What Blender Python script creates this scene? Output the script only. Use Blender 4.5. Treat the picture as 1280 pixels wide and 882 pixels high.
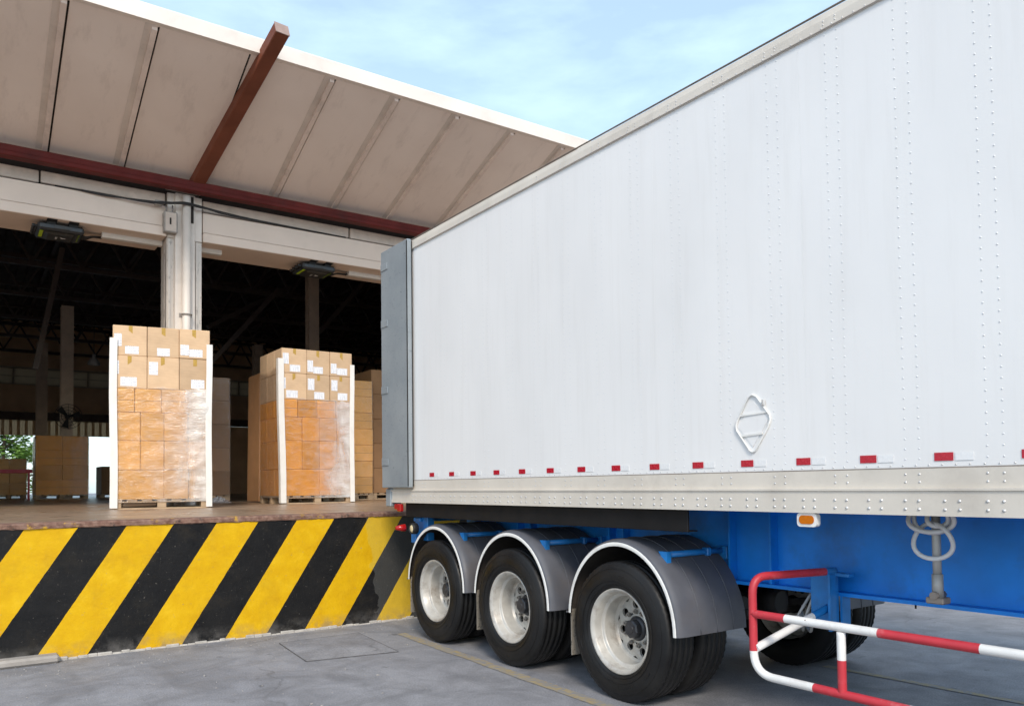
import bpy, bmesh, math, random
from mathutils import Vector, Matrix, noise
R = math.radians
random.seed(11)
for o in list(bpy.data.objects): bpy.data.objects.remove(o)
scene = bpy.context.scene
col = scene.collection

# ------------------------------------------------------------------ camera
cam_d = bpy.data.cameras.new('camera'); cam = bpy.data.objects.new('camera', cam_d); col.objects.link(cam)
cam.location = (0, 0, 1.5)
cam.rotation_euler = (Matrix.Rotation(R(-34.92), 4, 'Z') @ Matrix.Rotation(R(90 + 1.983), 4, 'X') @ Matrix.Rotation(R(-0.685), 4, 'Z')).to_euler()
cam_d.sensor_width = 36; cam_d.lens = 993.75 / 1280 * 36
cam_d.shift_y = (571.3 - 441) / 1280
cam_d.clip_start = .05; cam_d.clip_end = 3000
scene.camera = cam

# ------------------------------------------------------------------ sky, sun, exposure
SUN_EL, SUN_HEAD = 40, 30           # elevation; heading the light travels to, clockwise from +Y
world = bpy.data.worlds.new('World'); scene.world = world; world.use_nodes = True
wn, wl = world.node_tree.nodes, world.node_tree.links; wn.clear()
wo = wn.new('ShaderNodeOutputWorld'); bg = wn.new('ShaderNodeBackground'); sky = wn.new('ShaderNodeTexSky')
sky.sky_type = 'NISHITA'; sky.sun_disc = False; sky.sun_elevation = R(SUN_EL); sky.sun_rotation = R(SUN_HEAD + 180)
sky.air_density = 1.0; sky.dust_density = 1.2; sky.ozone_density = 1.0
tc = wn.new('ShaderNodeTexCoord'); mp = wn.new('ShaderNodeMapping'); mp.inputs['Scale'].default_value = (2.2, 2.2, 7)
cn = wn.new('ShaderNodeTexNoise'); cn.inputs['Scale'].default_value = 2.2; cn.inputs['Detail'].default_value = 7; cn.inputs['Roughness'].default_value = .55; cn.inputs['Distortion'].default_value = .15
cr = wn.new('ShaderNodeValToRGB'); cr.color_ramp.elements[0].position = .45; cr.color_ramp.elements[1].position = .85
cr.color_ramp.elements[0].color = (.34, .34, .34, 1); cr.color_ramp.elements[1].color = (.72, .72, .72, 1)
mx = wn.new('ShaderNodeMixRGB'); mx.inputs[2].default_value = (4.4, 5.8, 6.8, 1)
wl.new(tc.outputs['Generated'], mp.inputs[0]); wl.new(mp.outputs[0], cn.inputs['Vector']); wl.new(cn.outputs[0], cr.inputs[0])
wl.new(cr.outputs[0], mx.inputs[0]); wl.new(sky.outputs[0], mx.inputs[1]); wl.new(mx.outputs[0], bg.inputs[0])
bg.inputs[1].default_value = .15; wl.new(bg.outputs[0], wo.inputs[0])
sd = bpy.data.lights.new('sun', 'SUN'); sd.energy = 1.5; sd.angle = R(14); sd.color = (1, .90, .77)
so = bpy.data.objects.new('sun', sd); col.objects.link(so); so.location = (-20, -20, 30)
h, e = R(SUN_HEAD), R(SUN_EL)
so.rotation_euler = Vector((math.sin(h) * math.cos(e), math.cos(h) * math.cos(e), -math.sin(e))).to_track_quat('-Z', 'Y').to_euler()
vs = scene.view_settings; vs.view_transform = 'Standard'; vs.look = 'None'; vs.gamma = 1; vs.use_curve_mapping = False; vs.exposure = .72
try: scene.cycles.max_bounces = 10; scene.cycles.transparent_max_bounces = 16
except Exception: pass

# ------------------------------------------------------------------ mesh helpers
class MB:
    def __init__(s): s.v = []; s.f = []; s.m = []; s.s = []
    def add(s, vs_, fs, mi=0, smooth=False):
        o = len(s.v); s.v += [tuple(p) for p in vs_]
        for f in fs: s.f.append(tuple(i + o for i in f)); s.m.append(mi); s.s.append(smooth)
        return s
    def box(s, x0, x1, y0, y1, z0, z1, mi=0, b=0, mat=None):
        c = Vector(((x0 + x1) / 2, (y0 + y1) / 2, (z0 + z1) / 2)); hh = (abs(x1 - x0) / 2, abs(y1 - y0) / 2, abs(z1 - z0) / 2)
        return s.obox(c, Matrix.Identity(3), hh, mi, b)
    def obox(s, c, M, hh, mi=0, b=0):
        c = Vector(c); sg = [(a, d, e_) for a in (-1, 1) for d in (-1, 1) for e_ in (-1, 1)]
        if b <= 0:
            vv = [c + M @ Vector([sg[i][k] * hh[k] for k in range(3)]) for i in range(8)]
            return s.add(vv, [(0, 1, 3, 2), (4, 6, 7, 5), (0, 4, 5, 1), (2, 3, 7, 6), (0, 2, 6, 4), (1, 5, 7, 3)], mi)
        b = min(b, min(hh) * .9); vv = []; ix = {}
        for q in sg:
            for a in range(3):
                p = [q[k] * (hh[k] - (0 if k == a else b)) for k in range(3)]
                ix[q, a] = len(vv); vv.append(c + M @ Vector(p))
        fs = []
        for a in range(3):
            o1, o2 = [k for k in range(3) if k != a]
            for sn in (-1, 1):
                qs = []
                for (u, w) in ((-1, -1), (1, -1), (1, 1), (-1, 1)):
                    q = [0, 0, 0]; q[a] = sn; q[o1] = u; q[o2] = w; qs.append(ix[tuple(q), a])
                fs.append(tuple(qs))
            for u in (-1, 1):
                for w in (-1, 1):
                    q0 = [0, 0, 0]; q0[a] = -1; q0[o1] = u; q0[o2] = w; q1 = q0[:]; q1[a] = 1
                    q0, q1 = tuple(q0), tuple(q1)
                    fs.append((ix[q0, o1], ix[q1, o1], ix[q1, o2], ix[q0, o2]))
        for q in sg: fs.append(tuple(ix[q, a] for a in range(3)))
        return s.add(vv, fs, mi)
    def bar(s, p, q, w, d, mi=0, b=0, up=(0, 0, 1)):
        p, q = Vector(p), Vector(q); x = (q - p).normalized(); u = Vector(up)
        if abs(x.dot(u)) > .98: u = Vector((0, 1, 0))
        y = u.cross(x).normalized(); z = x.cross(y)
        M = Matrix((x, y, z)).transposed()
        return s.obox((p + q) / 2, M, ((q - p).length / 2, w / 2, d / 2), mi, b)
    def tube(s, pts, r, n=10, mi=0, closed=False, mis=None):
        pts = [Vector(p) for p in pts]; k = len(pts); rr = r if hasattr(r, '__len__') else [r] * k
        o = []; prev = None
        for i, p in enumerate(pts):
            a = pts[(i - 1) % k] if (closed or i > 0) else p; c = pts[(i + 1) % k] if (closed or i < k - 1) else p
            t = (c - a).normalized()
            if prev is None:
                u = Vector((0, 0, 1)) if abs(t.z) < .9 else Vector((0, 1, 0)); u = (u - t * u.dot(t)).normalized()
            else:
                u = (prev - t * prev.dot(t)).normalized()
            prev = u; w = t.cross(u)
            o.append([p + (u * math.cos(2 * math.pi * j / n) + w * math.sin(2 * math.pi * j / n)) * rr[i] for j in range(n)])
        base = len(s.v); s.v += [tuple(p) for ring in o for p in ring]
        for i in range(k if closed else k - 1):
            i2 = (i + 1) % k
            for j in range(n):
                j2 = (j + 1) % n
                s.f.append((base + i * n + j, base + i * n + j2, base + i2 * n + j2, base + i2 * n + j))
                s.m.append(mis[i] if mis else mi); s.s.append(True)
        if not closed:
            s.f.append(tuple(base + j for j in range(n))); s.m.append(mis[0] if mis else mi); s.s.append(False)
            s.f.append(tuple(base + (k - 1) * n + j for j in range(n))); s.m.append(mis[-1] if mis else mi); s.s.append(False)
        return s
    def lathe(s, prof, n=32, mi=0, c=(0, 0, 0), axis='X', wob=None, smooth=True):
        base = len(s.v); k = len(prof)
        for i, (x, r) in enumerate(prof):
            for j in range(n):
                a = 2 * math.pi * j / n; q = r + (wob(i, j) if wob else 0)
                p = (x, q * math.cos(a), q * math.sin(a)) if axis == 'X' else ((q * math.cos(a), x, q * math.sin(a)) if axis == 'Y' else (q * math.cos(a), q * math.sin(a), x))
                s.v.append((p[0] + c[0], p[1] + c[1], p[2] + c[2]))
        for i in range(k - 1):
            for j in range(n):
                j2 = (j + 1) % n
                s.f.append((base + i * n + j, base + i * n + j2, base + (i + 1) * n + j2, base + (i + 1) * n + j)); s.m.append(mi); s.s.append(smooth)
        for i in (0, k - 1):
            if prof[i][1] > 1e-4 and prof[0] != prof[-1] and (wob is None):
                pass
        return s
    def disc(s, x, r, n=32, mi=0, c=(0, 0, 0)):
        return s.add([(x + c[0], r * math.cos(2 * math.pi * j / n) + c[1], r * math.sin(2 * math.pi * j / n) + c[2]) for j in range(n)], [tuple(range(n))], mi)
    def prism(s, poly, axis, a, b_, mi=0):
        n = len(poly); mk = {'X': lambda p, t: (t, p[0], p[1]), 'Y': lambda p, t: (p[0], t, p[1]), 'Z': lambda p, t: (p[0], p[1], t)}[axis]
        return s.add([mk(p, a) for p in poly] + [mk(p, b_) for p in poly],
                     [tuple(range(n)), tuple(range(2 * n - 1, n - 1, -1))] + [(i, (i + 1) % n, n + (i + 1) % n, n + i) for i in range(n)], mi)
    def mesh(s, name, mats, off=(0, 0, 0), fix=True):
        me = bpy.data.meshes.new(name)
        me.from_pydata([(a - off[0], b_ - off[1], c - off[2]) for a, b_, c in s.v], [], s.f)
        for m in (mats if isinstance(mats, (list, tuple)) else [mats]): me.materials.append(MAT[m])
        me.polygons.foreach_set('material_index', s.m); me.polygons.foreach_set('use_smooth', s.s)
        if fix:
            bm = bmesh.new(); bm.from_mesh(me); bmesh.ops.recalc_face_normals(bm, faces=bm.faces); bm.to_mesh(me); bm.free()
        me.update(); return me
    def build(s, name, mats, parent=None, off=None, fix=True):
        if off is None: off = root_off(parent)
        o = bpy.data.objects.new(name, s.mesh(name, mats, off, fix)); col.objects.link(o); o.parent = parent
        return o
OFF = {}
def root_off(p):
    while p is not None:
        if p.name in OFF: return OFF[p.name]
        p = p.parent
    return (0, 0, 0)
def tag(o, label=None, cat=None, group=None, kind=None):
    if label: o['label'] = label
    if cat: o['category'] = cat
    if group: o['group'] = group
    if kind: o['kind'] = kind
    return o
def thing(name, label, cat, loc=(0, 0, 0), rz=0, group=None):
    o = bpy.data.objects.new(name, None); o.empty_display_size = .2; col.objects.link(o)
    o.location = loc; o.rotation_euler = (0, 0, rz); OFF[o.name] = tuple(loc)
    return tag(o, label, cat, group)
def single(mb, name, mats, label, cat, base, group=None, kind=None):   # a one-mesh thing whose origin sits at its base
    o = mb.build(name, mats, None, base); o.location = base
    OFF[o.name] = tuple(base)
    return tag(o, label, cat, group, kind)
def kid(mesh, name, parent, loc=(0, 0, 0), rot=(0, 0, 0)):
    o = bpy.data.objects.new(name, mesh); col.objects.link(o); o.parent = parent; o.location = loc; o.rotation_euler = rot
    return o
def smooth_path(pts, n=6):
    P = [Vector(p) for p in pts]; out = []
    for i in range(len(P) - 1):
        a, b_, c, d = P[max(i - 1, 0)], P[i], P[i + 1], P[min(i + 2, len(P) - 1)]
        for k in range(n):
            t = k / n
            out.append(.5 * ((2 * b_) + (c - a) * t + (2 * a - 5 * b_ + 4 * c - d) * t * t + (3 * b_ - a - 3 * c + d) * t ** 3))
    out.append(P[-1]); return out

# ------------------------------------------------------------------ materials
MAT = {}
class NT:
    def __init__(s, name):
        m = bpy.data.materials.new(name); m.use_nodes = True; MAT[name] = m; s.m = m; s.t = m.node_tree; s.n = s.t.nodes; s.l = s.t.links
        s.b = s.n['Principled BSDF']; s.out = s.n['Material Output']
        s.co = s.n.new('ShaderNodeTexCoord').outputs['Object']
    def node(s, t, **k):
        n = s.n.new(t)
        for a, v in k.items(): setattr(n, a, v)
        return n
    def map(s, sc=(1, 1, 1), loc=(0, 0, 0), rot=(0, 0, 0)):
        n = s.n.new('ShaderNodeMapping'); n.inputs['Scale'].default_value = sc; n.inputs['Location'].default_value = loc; n.inputs['Rotation'].default_value = rot
        s.l.new(s.co, n.inputs[0]); return n.outputs[0]
    def noise(s, scale, detail=4, rough=.55, vec=None, dist=0):
        n = s.n.new('ShaderNodeTexNoise'); n.inputs['Scale'].default_value = scale; n.inputs['Detail'].default_value = detail
        n.inputs['Roughness'].default_value = rough; n.inputs['Distortion'].default_value = dist
        s.l.new(vec or s.co, n.inputs['Vector']); return n.outputs[0]
    def ramp(s, f, *st):
        n = s.n.new('ShaderNodeValToRGB'); e_ = n.color_ramp.elements
        while len(e_) < len(st): e_.new(.5)
        for i, (p, c) in enumerate(st):
            e_[i].position = p; e_[i].color = (c if len(c) == 4 else (*c, 1)) if hasattr(c, '__len__') else (c, c, c, 1)
        s.l.new(f, n.inputs[0]); return n.outputs[0]
    def mix(s, f, a, b_, mode='MIX'):
        n = s.n.new('ShaderNodeMixRGB'); n.blend_type = mode
        for i, v in enumerate((f, a, b_)):
            if hasattr(v, 'is_linked'): s.l.new(v, n.inputs[i])
            elif hasattr(v, '__len__'): n.inputs[i].default_value = v if len(v) == 4 else (*v, 1)
            else: n.inputs[i].default_value = v if i == 0 else (v, v, v, 1)
        return n.outputs[0]
    def math(s, op, a, b_=None, clamp=False):
        n = s.n.new('ShaderNodeMath'); n.operation = op; n.use_clamp = clamp
        for i, v in enumerate((a, b_)):
            if v is None: continue
            if hasattr(v, 'is_linked'): s.l.new(v, n.inputs[i])
            else: n.inputs[i].default_value = v
        return n.outputs[0]
    def xyz(s):
        n = s.n.new('ShaderNodeSeparateXYZ'); s.l.new(s.co, n.inputs[0]); return n.outputs
    def set(s, k, v):
        i = s.b.inputs[k]
        if hasattr(v, 'is_linked'): s.l.new(v, i)
        else: i.default_value = (*v, 1) if (hasattr(v, '__len__') and len(v) == 3) else v
    def bump(s, h_, st=.2, d=.01):
        n = s.n.new('ShaderNodeBump'); n.inputs['Strength'].default_value = st; n.inputs['Distance'].default_value = d
        s.l.new(h_, n.inputs['Height']); s.l.new(n.outputs[0], s.b.inputs['Normal'])
def simple(name, c, rough=.5, metal=0, var=.15, sc=6, bump=0, bsc=40, dirt=None, dirt_amt=.5, spec=None, emis=None):
    t = NT(name); n = t.noise(sc, 5)
    c1 = tuple(x * (1 - var) for x in c); c2 = tuple(min(1, x * (1 + var)) for x in c)
    k = t.ramp(n, (.3, c1), (.7, c2))
    if dirt:
        dn = t.ramp(t.noise(sc * .7, 8, .7), (.5, 0.), (.72, dirt_amt)); k = t.mix(dn, k, dirt)
    t.set('Base Color', k); t.set('Metallic', metal)
    t.set('Roughness', t.ramp(t.noise(sc * 1.7, 4), (.3, max(0, rough - .08)), (.7, min(1, rough + .08))))
    if bump: t.bump(t.noise(bsc, 5), bump, .004)
    if spec is not None: t.set('Specular IOR Level', spec)
    if emis: t.set('Emission Color', emis[0]); t.set('Emission Strength', emis[1])
    return t

def m_yard():
    t = NT('yard_concrete')
    big = t.ramp(t.noise(.45, 6, .6), (.3, (.215, .215, .232)), (.52, (.262, .261, .278)), (.75, (.315, .312, .325)))
    pat = t.ramp(t.noise(2.2, 8, .7, dist=.6), (.38, .76), (.62, 1.1)); k = t.mix(1, big, pat, 'MULTIPLY')
    fine = t.ramp(t.noise(90, 3, .7), (.3, .62), (.7, 1.3)); k = t.mix(1, k, fine, 'MULTIPLY')
    st = t.ramp(t.noise(1.3, 5, .65, t.map(loc=(5, 3, 0)), 1.2), (.56, 0.), (.72, .45)); k = t.mix(st, k, (.12, .12, .128))
    v = t.node('ShaderNodeTexVoronoi', feature='DISTANCE_TO_EDGE'); v.inputs['Scale'].default_value = .32
    w = t.node('ShaderNodeVectorMath', operation='ADD'); nn = t.node('ShaderNodeTexNoise'); nn.inputs['Scale'].default_value = 1.6; nn.inputs['Detail'].default_value = 6
    t.l.new(t.co, nn.inputs['Vector']); sc = t.node('ShaderNodeVectorMath', operation='SCALE'); sc.inputs['Scale'].default_value = .9
    t.l.new(nn.outputs['Color'], sc.inputs[0]); t.l.new(sc.outputs[0], w.inputs[0]); t.l.new(t.co, w.inputs[1]); t.l.new(w.outputs[0], v.inputs['Vector'])
    cr_ = t.ramp(v.outputs['Distance'], (.0, 1.), (.006, 0.)); cm = t.math('MULTIPLY', cr_, t.ramp(t.noise(.7, 2), (.42, 0.), (.56, .4)))
    ty = t.ramp(t.noise(2.4, 6, .6, t.map((2.6, .12, 1), rot=(0, 0, R(8)))), (.55, 0.), (.7, .22)); k = t.mix(ty, k, (.11, .11, .118))
    dp = t.ramp(t.noise(7, 4, .5, t.map(loc=(2, 7, 0))), (.68, 0.), (.73, .55)); k = t.mix(dp, k, (.07, .07, .075))
    k = t.mix(cm, k, (.03, .03, .032))
    sp = t.ramp(t.noise(38, 2, .4, t.map(loc=(9, 9, 0))), (.74, 0.), (.78, .6)); k = t.mix(sp, k, (.42, .41, .4))
    t.set('Base Color', k); t.set('Roughness', t.ramp(t.noise(3, 4), (.3, .62), (.7, .9)))
    hgt = t.mix(.6, t.noise(120, 3), t.noise(18, 5)); t.bump(t.math('SUBTRACT', hgt, cm), .35, .006)
m_yard()
def m_stripes():
    t = NT('hazard_paint'); X = t.xyz()
    edge = t.math('MULTIPLY', t.math('SUBTRACT', t.noise(14, 4), .5), .010)
    u = t.math('ADD', t.math('SUBTRACT', X[0], t.math('MULTIPLY', X[2], .64)), edge)
    ph = t.math('FRACT', t.math('DIVIDE', t.math('ADD', u, 20 * .812 - .552), .812))
    ye = t.math('LESS_THAN', ph, .505)
    yel = t.ramp(t.noise(5, 6, .65), (.3, (.62, .34, .002)), (.55, (.70, .41, .003)), (.75, (.78, .49, .015)))
    blk = t.ramp(t.noise(4, 6), (.3, (.006, .006, .007)), (.7, (.013, .0125, .0125)))
    rp = t.math('MULTIPLY', t.math('GREATER_THAN', t.math('ADD', t.math('SUBTRACT', X[0], t.math('MULTIPLY', X[2], -.12)), t.math('MULTIPLY', t.noise(5, 4), .25)), 3.96), 1.)
    blk = t.mix(rp, blk, (.05, .05, .048)); yel = t.mix(t.math('MULTIPLY', rp, .6), yel, (.62, .43, .05))
    k = t.mix(ye, blk, yel)
    chip = t.ramp(t.noise(26, 7, .72, t.map((1, 1, 1.6))), (.63, 0.), (.67, .75)); k = t.mix(chip, k, (.26, .23, .2))
    gr = t.ramp(t.noise(3.2, 8, .7), (.52, 0.), (.78, .2)); k = t.mix(gr, k, (.10, .075, .04))
    scr = t.ramp(t.noise(9, 8, .8, t.map((4, 1, .8), rot=(0, R(50), 0)), 2), (.62, 0.), (.68, .35)); k = t.mix(scr, k, (.3, .26, .2))
    low = t.ramp(X[2], (0, .75), (.16, 0.)); lowm = t.math('MULTIPLY', low, t.ramp(t.noise(7, 6, .7), (.4, 0.), (.62, 1.)))
    k = t.mix(lowm, k, (.16, .15, .14))
    t.set('Base Color', k); t.set('Roughness', t.ramp(t.noise(11, 5), (.3, .42), (.7, .68)))
    t.set('Specular IOR Level', .22); t.bump(t.mix(.5, t.noise(30, 6, .7), t.noise(6, 4)), .6, .014)
m_stripes()
def m_worn():
    t = NT('worn_edge'); X = t.xyz()
    u = t.math('SUBTRACT', X[0], .76); ph = t.math('FRACT', t.math('DIVIDE', t.math('ADD', u, 20 * .812 - .552), .812))
    k = t.mix(t.math('LESS_THAN', ph, .5), (.055, .04, .035), (.62, .36, .03))
    k = t.mix(t.ramp(t.noise(9, 8, .75), (.36, 0.), (.46, 1.)), k, t.ramp(t.noise(20, 5), (.35, (.16, .075, .05)), (.65, (.30, .18, .13))))
    t.set('Base Color', k); t.set('Roughness', .75); t.bump(t.noise(45, 6, .75), .9, .015)
m_worn()
def m_floor():
    t = NT('hall_floor')
    k = t.ramp(t.noise(.8, 7, .6), (.3, (.27, .18, .115)), (.7, (.36, .25, .165))); k = t.mix(t.ramp(t.noise(7, 8, .7, t.map((1, .25, 1))), (.5, 0.), (.7, .5)), k, (.075, .065, .06))
    t.set('Base Color', k); t.set('Roughness', t.ramp(t.noise(2.5, 5), (.3, .22), (.7, .5))); t.bump(t.noise(35, 4), .12, .004)
m_floor()
def m_trailer():
    t = NT('trailer_white')
    k = t.ramp(t.noise(.7, 4), (.3, (.765, .755, .745)), (.7, (.82, .81, .80)))
    stk = t.ramp(t.noise(3.5, 6, .65, t.map((1, 5, .3))), (.50, 0.), (.8, .17)); k = t.mix(stk, k, (.56, .53, .49))
    sp = t.ramp(t.noise(22, 6, .75), (.74, 0.), (.80, .3)); k = t.mix(sp, k, (.5, .47, .44))
    t.set('Base Color', k); t.set('Roughness', t.ramp(t.noise(2, 4), (.3, .3), (.7, .45)))
    t.bump(t.noise(1.5, 2, .4, t.map((1, 1.5, .55))), .22, .035)
m_trailer()
simple('trailer_roof', (.6, .6, .6), .5)
simple('rail_beige', (.66, .605, .53), .45, 0, .06, 3, .08, 60, (.36, .31, .26), .35)
simple('rail_dark', (.26, .22, .19), .55, .2, .2, 7, .1, 60)
simple('rivet_metal', (.62, .61, .6), .35, .5, .1)
simple('rivet_white', (.72, .73, .74), .38, .1, .05)
def m_door():
    t = NT('door_steel')
    k = t.ramp(t.noise(1.6, 6, .6), (.3, (.25, .285, .31)), (.7, (.36, .39, .405)))
    k = t.mix(t.ramp(t.noise(6, 8, .75, t.map((1, 1.5, 3)), 2.5), (.58, 0.), (.63, .6)), k, (.15, .17, .185))
    k = t.mix(t.ramp(t.noise(14, 6, .75), (.68, 0.), (.72, .6)), k, (.2, .12, .08))
    t.set('Base Color', k); t.set('Roughness', .52); t.set('Metallic', .25); t.bump(t.noise(5, 6), .25, .01)
m_door()
simple('blue_paint', (.004, .225, .76), .45, 0, .2, 2.5, .15, 30, (.02, .07, .16), .55)
simple('blue_bracket', (.015, .20, .56), .4, 0, .15, 8, .1, 40, (.06, .07, .09), .4)
simple('skirt_black', (.012, .012, .013), .6, 0, .2, 4, spec=.2)
def m_fender():
    t = NT('fender_plastic')
    k = t.ramp(t.noise(4, 6), (.3, (.075, .079, .094)), (.7, (.115, .119, .138)))
    k = t.mix(t.ramp(t.noise(1.6, 7, .7), (.52, 0.), (.74, .5)), k, (.11, .085, .065))
    t.set('Base Color', k); t.set('Roughness', t.ramp(t.noise(7, 5), (.3, .5), (.7, .68))); t.bump(t.noise(90, 3), .06, .003)
m_fender()
simple('fender_inner', (.05, .042, .036), .8, 0, .2)
simple('trim_white', (.80, .79, .76), .4, 0, .04, 9, 0, 40, (.45, .41, .36), .4)
def m_tyre():
    t = NT('tyre_rubber')
    k = t.ramp(t.noise(5, 6), (.3, (.005, .005, .0055)), (.7, (.011, .011, .0115)))
    k = t.mix(t.ramp(t.noise(2.2, 7, .7), (.5, 0.), (.75, .3)), k, (.03, .027, .025))
    t.set('Base Color', k); t.set('Roughness', t.ramp(t.noise(9, 5), (.3, .38), (.7, .65))); t.set('Specular IOR Level', .35); t.bump(t.noise(60, 3), .15, .004)
m_tyre()
simple('rim_silver', (.50, .48, .44), .40, .2, .14, 9, .08, 60, (.17, .115, .075), .7)
simple('hub_dark', (.055, .055, .06), .42, .4, .2, 9)
simple('nut_metal', (.33, .31, .29), .4, .7, .2)
def m_flap():
    t = NT('mud_flap')
    k = t.mix(t.ramp(t.noise(38, 5, .7), (.54, 0.), (.62, .85)), t.ramp(t.noise(4, 4), (.3, (.19, .17, .14)), (.7, (.28, .25, .21))), (.045, .04, .035))
    t.set('Base Color', k); t.set('Roughness', .75)
m_flap()
simple('under_dark', (.022, .02, .02), .7, 0, .3, 6)
simple('pipe_grey', (.46, .45, .43), .5, .2, .12)
def m_guard(name, c, worn):
    t = NT(name); k = t.ramp(t.noise(6, 5), (.3, tuple(x * .9 for x in c)), (.7, tuple(min(1, x * 1.06) for x in c)))
    k = t.mix(t.ramp(t.noise(5, 8, .75), (.52, 0.), (.66, .5)), k, worn)
    k = t.mix(t.ramp(t.noise(34, 6, .7), (.66, 0.), (.69, .9)), k, (.13, .06, .035))
    t.set('Base Color', k); t.set('Roughness', t.ramp(t.noise(12, 5), (.3, .36), (.7, .62))); t.bump(t.noise(40, 5), .2, .004)
m_guard('guard_white', (.78, .77, .75), (.55, .5, .46)); m_guard('guard_red', (.52, .035, .05), (.60, .26, .27))
simple('tape_red', (.46, .012, .03), .3, 0, .1, 30)
simple('tape_white', (.78, .78, .78), .3, 0, .02, 30)
simple('lamp_amber', (.55, .14, .006), .15, 0, .1, 40)
simple('lamp_red', (.4, .01, .01), .15, 0, .1, 40)
simple('lamp_clear', (.75, .62, .38), .15, 0, .1, 40)
simple('chrome', (.6, .6, .6), .25, .9, .05)
simple('seal_black', (.012, .012, .012), .6, 0, .2)
simple('hose_grey', (.68, .68, .69), .45, 0, .06)
# building
def m_soffit():
    t = NT('soffit_panel')
    k = t.ramp(t.noise(.9, 5), (.3, (.78, .655, .565)), (.7, (.86, .735, .64)))
    k = t.mix(t.ramp(t.noise(2.0, 7, .7, t.map((2.2, .6, 1))), (.54, 0.), (.8, .45)), k, (.46, .36, .30))
    t.set('Base Color', k); t.set('Roughness', .55); t.bump(t.noise(1.5, 3), .1, .02)
m_soffit()
simple('soffit_rib', (.76, .62, .53), .5, 0, .1, 3, .05, 30, (.22, .18, .15), .4)
simple('lap_grey', (.68, .58, .50), .55, 0, .08, 3, .05, 30, (.4, .33, .28), .4)
simple('fascia_white', (.80, .72, .64), .5, 0, .05, 2, .05, 30, (.5, .42, .36), .3)
simple('roof_sheet', (.3, .28, .26), .6, .1)
simple('red_steel', (.115, .016, .013), .6, 0, .25, 3, .1, 30, (.05, .02, .017), .5, spec=.2)
simple('brown_steel', (.17, .052, .028), .6, 0, .15, 3, .1, 30, spec=.2)
simple('cap_dull', (.36, .25, .21), .6, 0, .15, 8)
simple('header_paint', (.74, .61, .505), .55, 0, .04, 1.4, .05, 20, (.52, .42, .34), .3)
simple('header_block', (.60, .50, .42), .8, 0, .1, 5, .5, 22, (.33, .29, .25), .5)
simple('joint_dark', (.03, .024, .02), .9)
simple('column_white', (.76, .68, .60), .5, 0, .05, 3, .05, 30, (.45, .40, .35), .35)
def m_guide():
    t = NT('shutter_guide'); k = t.mix(t.ramp(t.noise(11, 8, .8, t.map((1, 1, .35))), (.54, 0.), (.6, .6)), (.6, .53, .46), (.2, .17, .145))
    t.set('Base Color', k); t.set('Roughness', .5); t.set('Metallic', .3)
m_guide()
simple('box_grey', (.33, .30, .27), .5, .2, .15, 9)
simple('cable_black', (.02, .018, .017), .6)
simple('trunking_white', (.74, .71, .66), .45, 0, .03)
simple('device_black', (.022, .024, .025), .42, 0, .12, 20, .08, 200)
simple('device_cover', (.03, .031, .029), .5, 0, .1, 20, .08, 200)
simple('device_green', (.42, .60, .02), .5, 0, .06, 20)
simple('print_white', (.75, .75, .73), .5, 0, .05, 30)
simple('hall_wall', (.56, .37, .22), .7, 0, .15, 1.2, .1, 10)
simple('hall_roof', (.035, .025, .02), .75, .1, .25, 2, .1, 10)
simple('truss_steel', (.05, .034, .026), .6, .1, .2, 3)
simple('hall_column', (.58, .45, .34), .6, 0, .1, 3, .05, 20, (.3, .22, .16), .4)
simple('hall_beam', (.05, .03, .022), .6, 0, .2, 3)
simple('window_frame', (.3, .25, .2), .6)
def m_glaze(name, c, fac):
    t = NT(name); tr = t.node('ShaderNodeBsdfTranslucent'); tr.inputs[0].default_value = (*c, 1); ms = t.node('ShaderNodeMixShader'); ms.inputs[0].default_value = fac
    t.set('Base Color', t.ramp(t.noise(2, 5), (.3, (.30, .24, .18)), (.7, (.4, .33, .26)))); t.set('Roughness', .3)
    t.l.new(t.b.outputs[0], ms.inputs[1]); t.l.new(tr.outputs[0], ms.inputs[2]); t.l.new(ms.outputs[0], t.out.inputs[0])
m_glaze('dusty_glass', (.5, .42, .32), .4); m_glaze('clad_beige', (.75, .62, .46), .6)
# goods
def m_card(name, c):
    t = NT(name); X = t.xyz()
    oi = t.node('ShaderNodeObjectInfo'); rv = t.ramp(oi.outputs['Random'], (0, .82), (1, 1.08))
    k = t.ramp(t.noise(5, 5), (.3, tuple(x * .93 for x in c)), (.7, tuple(x * 1.07 for x in c)))
    k = t.mix(1, k, rv, 'MULTIPLY')
    fl = t.noise(60, 2, .5, t.map((.1, .1, 1))); k = t.mix(.12, k, fl, 'OVERLAY')
    t.set('Base Color', k); t.set('Roughness', .72); t.bump(t.mix(.5, fl, t.noise(9, 4)), .18, .006)
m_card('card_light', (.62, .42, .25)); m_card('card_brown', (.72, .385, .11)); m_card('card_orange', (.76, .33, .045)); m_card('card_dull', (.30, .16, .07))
simple('tape_ochre', (.46, .27, .035), .3, 0, .1, 20)
def m_label():
    t = NT('paper_label'); X = t.xyz()
    ln = t.math('FRACT', t.math('MULTIPLY', X[2], 46)); l1 = t.math('LESS_THAN', ln, .38)
    wv = t.math('GREATER_THAN', t.noise(70, 1, .5, t.map((1, 1, .12))), .47)
    k = t.mix(t.math('MULTIPLY', t.math('MULTIPLY', l1, wv), .55), (.84, .83, .84), (.12, .12, .16))
    t.set('Base Color', k); t.set('Roughness', .5)
m_label()
simple('board_white', (.80, .755, .69), .6, 0, .05, 4, .15, 30, (.55, .47, .4), .35)
simple('pallet_wood', (.44, .31, .19), .75, 0, .18, 5, .3, 30, (.2, .13, .08), .4)
simple('fibreboard', (.40, .20, .085), .65, 0, .1, 3)
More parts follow.
